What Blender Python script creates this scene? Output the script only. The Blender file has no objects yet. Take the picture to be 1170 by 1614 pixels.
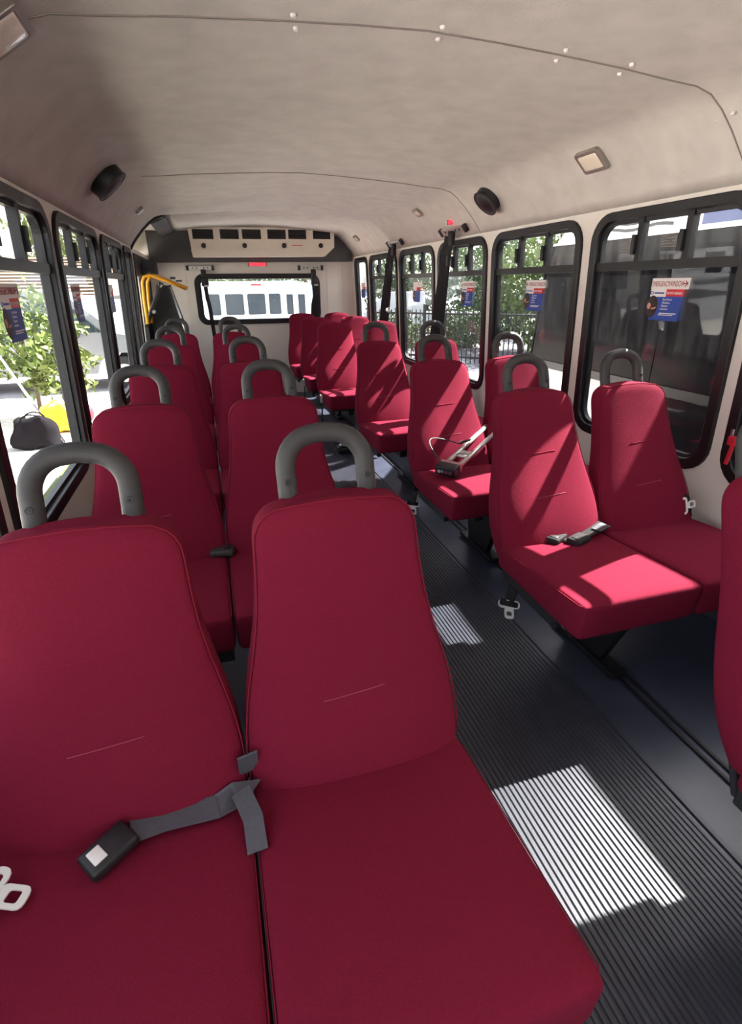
import bpy, bmesh, math, random
from mathutils import Vector, Matrix, Quaternion
import numpy as np
random.seed(7); RNG = np.random.default_rng(7)
SC = bpy.context.scene
COL = SC.collection
PI = math.pi

# ------------------------------------------------------------------ camera, sky, sun, exposure
CAM_H = 1.33
YAW, PIT, ROL, FPX = 0.2861, 0.4130, -0.0094, 820.0
_f = Vector((math.sin(YAW) * math.cos(PIT), math.cos(YAW) * math.cos(PIT), -math.sin(PIT)))
_r = Vector((math.cos(YAW), -math.sin(YAW), 0)); _u = _r.cross(_f)
_r2 = _r * math.cos(ROL) + _u * math.sin(ROL); _u2 = -_r * math.sin(ROL) + _u * math.cos(ROL)
cam = bpy.data.objects.new('camera', bpy.data.cameras.new('camera')); COL.objects.link(cam)
cam.matrix_world = Matrix(((_r2.x, _u2.x, -_f.x, 0), (_r2.y, _u2.y, -_f.y, 0), (_r2.z, _u2.z, -_f.z, CAM_H), (0, 0, 0, 1)))
cam.data.sensor_fit = 'HORIZONTAL'; cam.data.sensor_width = 36.0; cam.data.lens = 36.0 * FPX / 1170.0
cam.data.clip_start = 0.02; cam.data.clip_end = 300
SC.camera = cam

SUN_DIR = Vector((0.676, 0.203, 0.710)).normalized()
W = bpy.data.worlds.new('sky'); SC.world = W; W.use_nodes = True
wn = W.node_tree; wn.nodes.clear()
_out = wn.nodes.new('ShaderNodeOutputWorld'); _bg = wn.nodes.new('ShaderNodeBackground')
_sky = wn.nodes.new('ShaderNodeTexSky'); _sky.sky_type = 'NISHITA'; _sky.sun_disc = False
_sky.sun_elevation = math.asin(SUN_DIR.z); _sky.sun_rotation = math.atan2(SUN_DIR.x, SUN_DIR.y)
_sky.air_density = 1.0; _sky.dust_density = 2.5; _sky.ozone_density = 1.0
_hs = wn.nodes.new('ShaderNodeHueSaturation'); _hs.inputs['Saturation'].default_value = 0.35
wn.links.new(_sky.outputs[0], _hs.inputs['Color']); wn.links.new(_hs.outputs[0], _bg.inputs[0])
_bg.inputs[1].default_value = 0.5
wn.links.new(_bg.outputs[0], _out.inputs[0])
sl = bpy.data.lights.new('sun', 'SUN'); sl.energy = 29.0; sl.angle = 0.0095; sl.color = (1.0, 0.95, 0.87)
so = bpy.data.objects.new('sun', sl); COL.objects.link(so)
so.rotation_euler = (-SUN_DIR).to_track_quat('-Z', 'Y').to_euler(); so.location = (12, 5, 14)
SC.view_settings.view_transform = 'Standard'; SC.view_settings.look = 'None'
SC.view_settings.gamma = 1.0; SC.view_settings.use_curve_mapping = False
SC.view_settings.exposure = 1.05
SC.cycles.max_bounces = 12; SC.cycles.diffuse_bounces = 6; SC.cycles.transparent_max_bounces = 24
SC.cycles.use_denoising = True
SC.cycles.sample_clamp_indirect = 6.0

# ------------------------------------------------------------------ materials
def srgb(r, g, b):
    def f(c):
        c /= 255.0
        return c / 12.92 if c <= 0.04045 else ((c + 0.055) / 1.055) ** 2.4
    return (f(r), f(g), f(b), 1.0)

def mat(name, col, rough=0.5, metal=0.0, noise=0.0, nscale=30.0, bump=0.0, bscale=200.0, spec=0.5, sheen=0.0, coat=0.0):
    m = bpy.data.materials.new(name); m.use_nodes = True
    nt = m.node_tree; p = nt.nodes['Principled BSDF']
    p.inputs['Base Color'].default_value = col; p.inputs['Roughness'].default_value = rough
    p.inputs['Metallic'].default_value = metal; p.inputs['Specular IOR Level'].default_value = spec
    if sheen: p.inputs['Sheen Weight'].default_value = sheen; p.inputs['Sheen Tint'].default_value = col
    if coat: p.inputs['Coat Weight'].default_value = coat
    tc = None
    if noise or bump:
        tc = nt.nodes.new('ShaderNodeTexCoord')
    if noise:
        n = nt.nodes.new('ShaderNodeTexNoise'); n.inputs['Scale'].default_value = nscale; n.inputs['Detail'].default_value = 5
        nt.links.new(tc.outputs['Object'], n.inputs['Vector'])
        r = nt.nodes.new('ShaderNodeMapRange'); r.inputs[1].default_value = 0.3; r.inputs[2].default_value = 0.7
        r.inputs[3].default_value = 1.0 - noise; r.inputs[4].default_value = 1.0 + noise
        nt.links.new(n.outputs['Fac'], r.inputs[0])
        mx = nt.nodes.new('ShaderNodeMix'); mx.data_type = 'RGBA'; mx.blend_type = 'MULTIPLY'; mx.inputs[0].default_value = 1.0
        mx.inputs[6].default_value = col; nt.links.new(r.outputs[0], mx.inputs[7]); nt.links.new(mx.outputs[2], p.inputs['Base Color'])
    if bump:
        n = nt.nodes.new('ShaderNodeTexNoise'); n.inputs['Scale'].default_value = bscale; n.inputs['Detail'].default_value = 4
        nt.links.new(tc.outputs['Object'], n.inputs['Vector'])
        b = nt.nodes.new('ShaderNodeBump'); b.inputs['Strength'].default_value = bump; b.inputs['Distance'].default_value = 0.002
        nt.links.new(n.outputs['Fac'], b.inputs['Height']); nt.links.new(b.outputs[0], p.inputs['Normal'])
    return m

def emit(name, col, s):
    m = bpy.data.materials.new(name); m.use_nodes = True; p = m.node_tree.nodes['Principled BSDF']
    p.inputs['Base Color'].default_value = col; p.inputs['Emission Color'].default_value = col; p.inputs['Emission Strength'].default_value = s
    return m

def glass(name, tint, dust=0.0, refl=0.025):
    m = bpy.data.materials.new(name); m.use_nodes = True; nt = m.node_tree; nt.nodes.clear()
    o = nt.nodes.new('ShaderNodeOutputMaterial'); t = nt.nodes.new('ShaderNodeBsdfTransparent'); t.inputs[0].default_value = tint
    g = nt.nodes.new('ShaderNodeBsdfGlossy'); g.inputs['Roughness'].default_value = 0.01
    geo = nt.nodes.new('ShaderNodeNewGeometry'); dt = nt.nodes.new('ShaderNodeVectorMath'); dt.operation = 'DOT_PRODUCT'
    nt.links.new(geo.outputs['Normal'], dt.inputs[0]); nt.links.new(geo.outputs['Incoming'], dt.inputs[1])
    prev = dt.outputs['Value']
    for op, v, sw in (('ABSOLUTE', 0, 0), ('SUBTRACT', 1.0, 1), ('POWER', 5.0, 0), ('MULTIPLY', 0.32, 0), ('ADD', refl, 0)):
        nd = nt.nodes.new('ShaderNodeMath'); nd.operation = op
        nt.links.new(prev, nd.inputs[1 if sw else 0])
        if op != 'ABSOLUTE': nd.inputs[0 if sw else 1].default_value = v
        prev = nd.outputs[0]
    mx = nt.nodes.new('ShaderNodeMixShader'); nt.links.new(prev, mx.inputs[0])
    nt.links.new(t.outputs[0], mx.inputs[1]); nt.links.new(g.outputs[0], mx.inputs[2])
    last = mx
    if dust:
        d = nt.nodes.new('ShaderNodeBsdfTranslucent'); d.inputs[0].default_value = (0.8, 0.8, 0.82, 1)
        d2 = nt.nodes.new('ShaderNodeBsdfDiffuse'); d2.inputs[0].default_value = (0.7, 0.7, 0.72, 1)
        dm = nt.nodes.new('ShaderNodeMixShader'); nt.links.new(d.outputs[0], dm.inputs[1]); nt.links.new(d2.outputs[0], dm.inputs[2])
        tc = nt.nodes.new('ShaderNodeTexCoord'); mp = nt.nodes.new('ShaderNodeMapping'); mp.inputs['Scale'].default_value = (8, 9, 1.6)
        n = nt.nodes.new('ShaderNodeTexNoise'); n.inputs['Scale'].default_value = 2.5; n.inputs['Detail'].default_value = 8; n.inputs['Roughness'].default_value = 0.7
        nt.links.new(tc.outputs['Object'], mp.inputs[0]); nt.links.new(mp.outputs[0], n.inputs['Vector'])
        r = nt.nodes.new('ShaderNodeMapRange'); r.inputs[1].default_value = 0.4; r.inputs[2].default_value = 0.8; r.inputs[3].default_value = dust * 0.25; r.inputs[4].default_value = dust * 2
        nt.links.new(n.outputs['Fac'], r.inputs[0])
        m2 = nt.nodes.new('ShaderNodeMixShader'); nt.links.new(r.outputs[0], m2.inputs[0])
        nt.links.new(mx.outputs[0], m2.inputs[1]); nt.links.new(dm.outputs[0], m2.inputs[2]); last = m2
    nt.links.new(last.outputs[0], o.inputs[0])
    return m

M = {}
M['fabric'] = mat('red_fabric', srgb(115, 26, 48), 0.9, noise=0.07, nscale=240, bump=0.5, bscale=420, spec=0.08, sheen=0.13)
M['seam'] = mat('red_seam', srgb(128, 32, 50), 0.9, spec=0.1)
M['stitch'] = mat('pale_stitch', srgb(165, 85, 95), 0.9, spec=0.1)
M['handle'] = mat('handle_plastic', srgb(62, 60, 60), 0.55, noise=0.06, nscale=80, bump=0.15, bscale=900, spec=0.4)
M['black'] = mat('black_plastic', srgb(30, 29, 31), 0.45, bump=0.05, bscale=300)
M['frame'] = mat('black_window_frame', srgb(17, 15, 17), 0.42, noise=0.08, nscale=40, bump=0.06, bscale=220)
M['metalblk'] = mat('black_metal', srgb(26, 26, 28), 0.5, 0.0, bump=0.05)
M['web'] = mat('belt_webbing', srgb(36, 33, 35), 0.75, noise=0.1, nscale=180, bump=0.4, bscale=700, spec=0.25)
M['greyweb'] = mat('grey_belt_webbing', srgb(78, 76, 84), 0.7, noise=0.1, nscale=180, bump=0.3, bscale=700)
M['chrome'] = mat('bright_metal', srgb(205, 205, 205), 0.28, 1.0)
M['white_metal'] = mat('white_coated_metal', srgb(225, 222, 216), 0.4)
M['alu'] = mat('aluminium', srgb(205, 204, 198), 0.35, 0.7, noise=0.05, nscale=60)
M['ceil'] = mat('ceiling_fabric', srgb(212, 207, 199), 0.95, noise=0.07, nscale=9, bump=0.5, bscale=260, spec=0.1)
M['wall'] = mat('wall_panel', srgb(226, 218, 208), 0.5, noise=0.02, nscale=4, bump=0.03, bscale=60)
M['lower'] = mat('wall_lower', srgb(70, 70, 76), 0.6, noise=0.05)
M['bulk'] = mat('bulkhead_vinyl', srgb(72, 70, 70), 0.7, noise=0.12, nscale=6, bump=0.2, bscale=150)
M['vinyl'] = mat('floor_vinyl', srgb(62, 66, 82), 0.34, noise=0.18, nscale=7, bump=0.08, bscale=120)
M['rib'] = mat('floor_rib', srgb(56, 58, 68), 0.38, noise=0.15, nscale=14, bump=0.05, bscale=90)
M['ac'] = mat('ac_shell', srgb(226, 214, 198), 0.45, noise=0.03, nscale=8)
M['vent'] = mat('vent_black', srgb(24, 23, 24), 0.5)
M['yellow'] = mat('yellow_paint', srgb(224, 158, 30), 0.4)
M['lens'] = mat('lamp_lens', srgb(236, 226, 206), 0.25, bump=0.5, bscale=120, coat=0.5)
M['lampframe'] = mat('lamp_bezel', srgb(150, 142, 134), 0.35, 0.4)
M['red_glow'] = emit('red_led', (1.0, 0.03, 0.05, 1), 0.9)
M['red_plastic'] = mat('red_plastic', srgb(190, 28, 44), 0.4)
M['st_white'] = mat('sticker_white', srgb(236, 230, 226), 0.5)
M['st_red'] = mat('sticker_red', srgb(206, 32, 52), 0.5)
M['st_blue'] = mat('sticker_blue', srgb(36, 70, 158), 0.5)
M['st_ink'] = mat('sticker_ink', srgb(150, 26, 36), 0.5)
M['st_dark'] = mat('sticker_photo', srgb(46, 30, 26), 0.5, noise=0.5, nscale=70)
M['st_skin'] = mat('sticker_skin', srgb(205, 140, 118), 0.5)
M['glass_r'] = glass('tinted_glass', (0.68, 0.685, 0.695, 1), 0.004, 0.022)
M['glass_l'] = glass('clear_glass', (0.84, 0.845, 0.845, 1), 0.003, 0.012)
M['glass_b'] = glass('rear_glass', (0.88, 0.89, 0.90, 1), 0.004, 0.015)
M['glass_v'] = glass('vent_glass', (0.94, 0.945, 0.945, 1), 0.005, 0.02)

# ------------------------------------------------------------------ mesh helpers
class MB:
    def __init__(s): s.v = []; s.f = []; s.sm = []
    def add(s, vs, fs, smooth=False):
        o = len(s.v); s.v += [tuple(v) for v in vs]; s.f += [tuple(i + o for i in f) for f in fs]; s.sm += [smooth] * len(fs)
        return s
    def box(s, c, d, R=None):
        c = Vector(c); x, y, z = d[0] / 2, d[1] / 2, d[2] / 2
        vs = [Vector((a * x, b * y, e * z)) for e in (-1, 1) for b in (-1, 1) for a in (-1, 1)]
        if R is not None: vs = [R @ v for v in vs]
        return s.add([c + v for v in vs], [(0, 2, 3, 1), (4, 5, 7, 6), (0, 1, 5, 4), (2, 6, 7, 3), (0, 4, 6, 2), (1, 3, 7, 5)])
    def rbox(s, c, d, r, n=(4, 4, 4), R=None, fn=None):
        c = Vector(c); h = [k / 2 for k in d]; idx = {}; vs = []; fs = []
        r = min(r, min(h) * 0.999)
        def pt(p):
            q = [max(-(h[i] - r), min(h[i] - r, p[i])) for i in range(3)]
            dv = Vector([p[i] - q[i] for i in range(3)])
            v = Vector(q) + (dv.normalized() * r if dv.length > 1e-9 else dv)
            if fn: v = Vector(fn(v))
            return c + (R @ v if R is not None else v)
        def grid(i):
            lo = -h[i]; a = [lo, lo + r * 0.3, lo + r]; m = n[i]
            mid = [lo + r + (2 * h[i] - 2 * r) * k / m for k in range(1, m)]
            return a + mid + [-k for k in reversed(a)]
        g = [grid(0), grid(1), grid(2)]
        def key(p):
            k = tuple(round(x, 6) for x in p)
            if k not in idx: idx[k] = len(vs); vs.append(pt(p))
            return idx[k]
        for ax in range(3):
            b, e = (ax + 1) % 3, (ax + 2) % 3
            for sgn in (-1, 1):
                for i in range(len(g[b]) - 1):
                    for j in range(len(g[e]) - 1):
                        q = []
                        for (ii, jj) in ((i, j), (i + 1, j), (i + 1, j + 1), (i, j + 1)):
                            p = [0, 0, 0]; p[ax] = sgn * h[ax]; p[b] = g[b][ii]; p[e] = g[e][jj]; q.append(key(p))
                        fs.append(tuple(q) if sgn > 0 else tuple(reversed(q)))
        return s.add(vs, fs, True)
    def tube(s, path, r, n=8, closed=False, flat=None, up=None):
        P = [Vector(p) for p in path]; m = len(P); vs = []; prev = None
        rs = r if isinstance(r, (list, tuple)) else [r] * m
        for i in range(m):
            if closed: t = P[(i + 1) % m] - P[i - 1]
            else: t = P[min(i + 1, m - 1)] - P[max(i - 1, 0)]
            t.normalize()
            if prev is None:
                a = Vector(up) if up else (Vector((0, 0, 1)) if abs(t.z) < 0.9 else Vector((1, 0, 0)))
            else: a = prev
            nrm = (a - t * a.dot(t)).normalized(); b = t.cross(nrm); prev = nrm
            for k in range(n):
                th = 2 * PI * k / n
                if flat: off = nrm * (math.cos(th) * flat) + b * (math.sin(th) * rs[i])
                else: off = nrm * (math.cos(th) * rs[i]) + b * (math.sin(th) * rs[i])
                vs.append(P[i] + off)
        fs = []
        for i in range(m if closed else m - 1):
            for k in range(n):
                a, b2 = i * n + k, i * n + (k + 1) % n; c = ((i + 1) % m) * n + (k + 1) % n; d = ((i + 1) % m) * n + k
                fs.append((a, b2, c, d))
        if not closed: fs += [tuple(reversed(range(n))), tuple((m - 1) * n + k for k in range(n))]
        return s.add(vs, fs, True)
    def ribbon(s, path, w, t, side):
        # flat strap: rectangular section of width w and thickness t; side = width direction (one per point or single)
        P = [Vector(p) for p in path]; m = len(P); vs = []
        for i in range(m):
            tn = (P[min(i + 1, m - 1)] - P[max(i - 1, 0)]).normalized()
            sd = Vector(side[i] if isinstance(side[0], (tuple, list, Vector)) else side)
            sd = (sd - tn * sd.dot(tn)).normalized(); nn = tn.cross(sd)
            for a, b in ((-1, -1), (1, -1), (1, 1), (-1, 1)): vs.append(P[i] + sd * (a * w / 2) + nn * (b * t / 2))
        fs = []
        for i in range(m - 1):
            for k in range(4): fs.append((i * 4 + k, i * 4 + (k + 1) % 4, (i + 1) * 4 + (k + 1) % 4, (i + 1) * 4 + k))
        fs += [(3, 2, 1, 0), tuple((m - 1) * 4 + k for k in range(4))]
        return s.add(vs, fs)
    def cyl(s, p0, p1, r0, r1=None, n=16):
        return s.tube_hard(Vector(p0), Vector(p1), r0, r0 if r1 is None else r1, n)
    def tube_hard(s, a, b, r0, r1, n):
        t = (b - a).normalized(); x = (Vector((0, 0, 1)) if abs(t.z) < 0.9 else Vector((1, 0, 0))); x = (x - t * x.dot(t)).normalized(); y = t.cross(x)
        vs = [a + (x * math.cos(2 * PI * k / n) + y * math.sin(2 * PI * k / n)) * r0 for k in range(n)] + [b + (x * math.cos(2 * PI * k / n) + y * math.sin(2 * PI * k / n)) * r1 for k in range(n)]
        s.add(vs, [(k, (k + 1) % n, n + (k + 1) % n, n + k) for k in range(n)], True)
        o = len(s.v) - 2 * n
        s.f += [tuple(o + k for k in reversed(range(n))), tuple(o + n + k for k in range(n))]; s.sm += [False, False]
        return s
    def prism(s, pts, fn, d0, d1, smooth=False):
        # outline pts (a,b) swept from depth d0 to d1; fn(a,b,d)->xyz
        n = len(pts); vs = [fn(a, b, d0) for a, b in pts] + [fn(a, b, d1) for a, b in pts]
        s.add(vs, [tuple(reversed(range(n))), tuple(range(n, 2 * n))])
        s.add(vs, [(k, (k + 1) % n, n + (k + 1) % n, n + k) for k in range(n)], smooth)
        return s
    def ring(s, outer, inner, fn, d0, d1):
        n = len(outer); V = [fn(a, b, d) for d in (d0, d1) for L in (outer, inner) for a, b in L]
        F = []
        for k in range(n):
            j = (k + 1) % n
            F += [(k, j, n + j, n + k), (2 * n + j, 2 * n + k, 3 * n + k, 3 * n + j), (k, 2 * n + k, 2 * n + j, j), (n + k, n + j, 3 * n + j, 3 * n + k)]
        return s.add(V, F)
    def build(s, name, m, parent=None, bevel=0.0, subsurf=0, loc=None):
        me = bpy.data.meshes.new(name); me.from_pydata([tuple(v) for v in s.v], [], s.f); me.update()
        me.polygons.foreach_set('use_smooth', s.sm)
        bm = bmesh.new(); bm.from_mesh(me); bmesh.ops.recalc_face_normals(bm, faces=bm.faces); bm.to_mesh(me); bm.free()
        me.materials.append(M[m] if isinstance(m, str) else m)
        o = bpy.data.objects.new(name, me); COL.objects.link(o)
        if parent is not None: o.parent = parent
        if loc: o.location = loc
        if bevel:
            b = o.modifiers.new('bevel', 'BEVEL'); b.width = bevel; b.segments = 2; b.limit_method = 'ANGLE'; b.angle_limit = 0.7
        if subsurf:
            b = o.modifiers.new('sub', 'SUBSURF'); b.levels = subsurf; b.render_levels = subsurf
        return o

def tag(o, label=None, cat=None, group=None, kind=None):
    if label: o['label'] = label
    if cat: o['category'] = cat
    if group: o['group'] = group
    if kind: o['kind'] = kind
    return o
def empty(name, loc=(0, 0, 0), rz=0.0, **k):
    o = bpy.data.objects.new(name, None); o.empty_display_size = 0.1; COL.objects.link(o)
    o.location = loc; o.rotation_euler = (0, 0, rz); return tag(o, **k)
def copy_tree(o, parent=None):
    c = o.copy(); COL.objects.link(c); c.parent = parent
    for ch in list(o.children): copy_tree(ch, c)
    return c
def lerp(tab, z):
    if z <= tab[0][0]: return tab[0][1]
    for (a, b), (c, d) in zip(tab, tab[1:]):
        if z <= c:
            t = (z - a) / (c - a); return b + (d - b) * t
    return tab[-1][1]
def rrect(x0, x1, z0, z1, r, n=6):
    P = []
    for cx, cz, a0 in ((x1 - r, z1 - r, 0), (x0 + r, z1 - r, 90), (x0 + r, z0 + r, 180), (x1 - r, z0 + r, 270)):
        for k in range(n + 1):
            a = math.radians(a0 + 90 * k / n); P.append((cx + r * math.cos(a), cz + r * math.sin(a)))
    return P
def text(name, s, size, Mx, m, parent, align='LEFT', sx=1.0):
    cu = bpy.data.curves.new(name, 'FONT'); cu.body = s; cu.size = size; cu.align_x = align; cu.extrude = 0.0002
    cu.materials.append(M[m]); o = bpy.data.objects.new(name, cu); COL.objects.link(o)
    o.parent = parent; o.matrix_local = Mx @ Matrix.Diagonal((sx, 1, 1, 1)); return o

# ------------------------------------------------------------------ room shell
RX, LX, ZT = 1.86, -0.55, 1.64        # right wall / left wall at the top, height of the wall-ceiling line
Y0, Y1 = -2.4, 7.07
def xr(z): return RX + (1.63 - z) * 0.045
def xl(z): return LX - (1.63 - z) * 0.045
def fr(y, z, d): return (xr(z) + d, y, z)       # d > 0 goes outwards
def fl(y, z, d): return (xl(z) - d, y, z)

# floor
fb = MB(); fb.box((0.655, (Y0 + Y1) / 2, -0.02), (2.56, Y1 - Y0 + 0.1, 0.04))
floor = tag(fb.build('floor', 'vinyl'), 'dark blue-grey vinyl bus floor', 'floor', kind='structure')
rb = MB(); x0r, pitch, nr = 0.40, 0.0158, 44
prof = []
for i in range(nr):
    a = x0r + i * pitch
    prof += [(a, 0.001), (a + 0.0025, 0.0052), (a + 0.0095, 0.0052), (a + 0.012, 0.001)]
vs = [(x, y, z) for y in (Y0, Y1 - 0.02) for x, z in prof]; n = len(prof)
rb.add(vs, [(k, k + 1, n + k + 1, n + k) for k in range(n - 1)])
rb.build('ribbed_aisle_mat', 'rib', floor)['label'] = 'ribbed dark grey rubber aisle mat'
tr = MB()
for x in (1.285, 1.32): tr.box((x, 2.3, 0.004), (0.012, 9.2, 0.008))
tr.build('seat_track', 'metalblk', floor, bevel=0.002)
cv = MB(); cv.box((1.045 + 0.065, 2.3, 0.003), (0.012, 9.2, 0.006)); cv.build('mat_edge', 'rib', floor)

# ceiling cross-section
XC = 0.655
sec = [(1.868, 1.632), (1.835, 1.68), (1.80, 1.722), (1.74, 1.785), (1.68, 1.838), (1.625, 1.873), (1.56, 1.89), (1.45, 1.897), (1.28, 1.912), (1.05, 1.926), (0.85, 1.936), (0.655, 1.942)]
sec = sec + [(2 * XC - x, z) for x, z in reversed(sec[:-1])]
def ceil_z(x):
    S = sorted(sec); return lerp(S, x)
cb = MB(); ys = [Y0, 5.42]; n = len(sec)
def strip(S, a, b, up=0.0):
    vs = [(x, y, z + up) for y in (a, b) for x, z in S]; k = len(S)
    cb.add(vs, [(i, i + 1, k + i + 1, k + i) for i in range(k - 1)], True)
strip(sec, Y0, 5.42); strip([p for p in sec if p[0] > -0.26], 5.42, Y1)
cb.add([(-0.25, 5.42, 1.892), (-0.72, 5.42, 1.90), (-0.72, Y1, 1.90), (-0.25, Y1, 1.892)], [(0, 1, 2, 3)])
ceiling = cb.build('ceiling', 'ceil'); sm = ceiling.modifiers.new('thick', 'SOLIDIFY'); sm.thickness = 0.05; sm.offset = -1 if False else 1
tag(ceiling, 'beige fabric-lined curved bus ceiling', 'ceiling', kind='structure')
for yy in (1.65, 3.62):
    s_ = MB(); S = [(x, yy, z - 0.001) for x, z in sec if (yy < 2 or x > -0.3)]
    s_.tube(S, 0.0026, 6); s_.build('ceiling_seam', 'lampframe', ceiling)
rv = MB(); rv.cyl((0, 0, 0.004), (0, 0, -0.006), 0.009, 0.006, 10)
r0 = None
for x in (0.30, 0.69, 1.065, 1.29, 1.70):
    for dy in (-0.035, 0.035):
        if r0 is None: r0 = rv.build('ceiling_button', 'st_white', ceiling); o = r0
        else: o = r0.copy(); COL.objects.link(o)
        o.parent = ceiling; o.location = (x + dy * 0.25, 1.65 + dy, ceil_z(x) - 0.001)
tm = MB(); S = [(x, 5.43, z - 0.004) for x, z in sec if x < -0.16]; tm.tube(S, 0.016, 8)
tm.build('cove_end_trim', 'black', ceiling)['label'] = 'black trim on the end of the left ceiling cove'

# walls with rounded window holes
def holed_wall(name, fn, y0, y1, z0, z1, holes, m, thick, label):
    bm = bmesh.new(); edges = []
    for L in [[(y0, z0), (y1, z0), (y1, z1), (y0, z1)]] + holes:
        vs = [bm.verts.new((a, b, 0)) for a, b in L]
        edges += [bm.edges.new((vs[i], vs[(i + 1) % len(vs)])) for i in range(len(vs))]
    bmesh.ops.triangle_fill(bm, use_beauty=True, use_dissolve=False, edges=edges)
    me = bpy.data.meshes.new(name)
    vs = list(bm.verts); ix = {v: i for i, v in enumerate(vs)}
    V = [fn(v.co.x, v.co.y, 0) for v in vs]; F = [tuple(ix[v] for v in f.verts) for f in bm.faces]
    nV = len(V); V2 = [fn(v.co.x, v.co.y, thick) for v in vs]; F2 = [tuple(nV + i for i in reversed(f)) for f in F]
    E = [e for e in bm.edges if len(e.link_faces) == 1]
    F3 = [(ix[e.verts[0]], ix[e.verts[1]], nV + ix[e.verts[1]], nV + ix[e.verts[0]]) for e in E]
    bm.free(); mb = MB(); mb.add(V + V2, F + F2 + F3)
    return tag(mb.build(name, m), label, 'wall', kind='structure')

ZB, ZU = 0.585, 1.622
RW = [(0.54, 1.505), (1.56, 2.435), (2.51, 3.43), (3.50, 4.33), (4.40, 5.27), (5.34, 6.30), (6.375, 6.94)]
LW = [(0.50, 1.48), (1.56, 2.565), (2.645, 3.68), (3.76, 4.72), (4.79, 5.29)]
FRONTW = [(-0.5, 0.42), (-1.5, -0.58)]
h = lambda a, b, g=0.012: rrect(a + g, b - g, ZB + g, ZU - g, 0.115 if b - a > 0.6 else 0.08)
wall_right = holed_wall('wall_right', fr, Y0, Y1, 0, ZT, [h(a, b) for a, b in RW + FRONTW], 'wall', 0.05, 'off-white right side wall of the bus with black windows')
DY0, DY1 = 5.50, 6.95
wall_left = holed_wall('wall_left', fl, Y0, Y1, 0, ZT, [h(a, b) for a, b in LW + FRONTW] + [[(DY0, 0.05), (DY1, 0.05), (DY1, 1.6), (DY0, 1.6)]], 'wall', 0.05, 'off-white left side wall of the bus with black windows')
x = MB(); x.box((-0.72, 6.25, 1.77), (0.04, 1.7, 0.28)); x.build('lift_bay_panel', 'wall', wall_left)
# dark lower wainscot
for nm, fn, w_ in (('wainscot_panel', fr, wall_right), ('wainscot_panel', fl, wall_left)):
    pz = MB(); pz.prism([(Y0, 0.0), (5.4, 0.0), (5.4, 0.36), (Y0, 0.36)], fn, -0.006, 0.0)
    pz.build(nm, 'lower', w_)

win_no = [0]
def arrow_mesh(mb, fn, a, b, ln, sgn):
    mb.prism([(a, b - 0.0022), (a + sgn * ln, b - 0.0022), (a + sgn * ln, b + 0.0022), (a, b + 0.0022)], fn, 0, 0.0006)
    e = a + sgn * ln
    mb.prism([(e + sgn * 0.004, b), (e - sgn * 0.010, b + 0.012), (e - sgn * 0.013, b + 0.010), (e - sgn * 0.003, b), (e - sgn * 0.013, b - 0.010), (e - sgn * 0.010, b - 0.012)], fn, 0, 0.0006)

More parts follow.
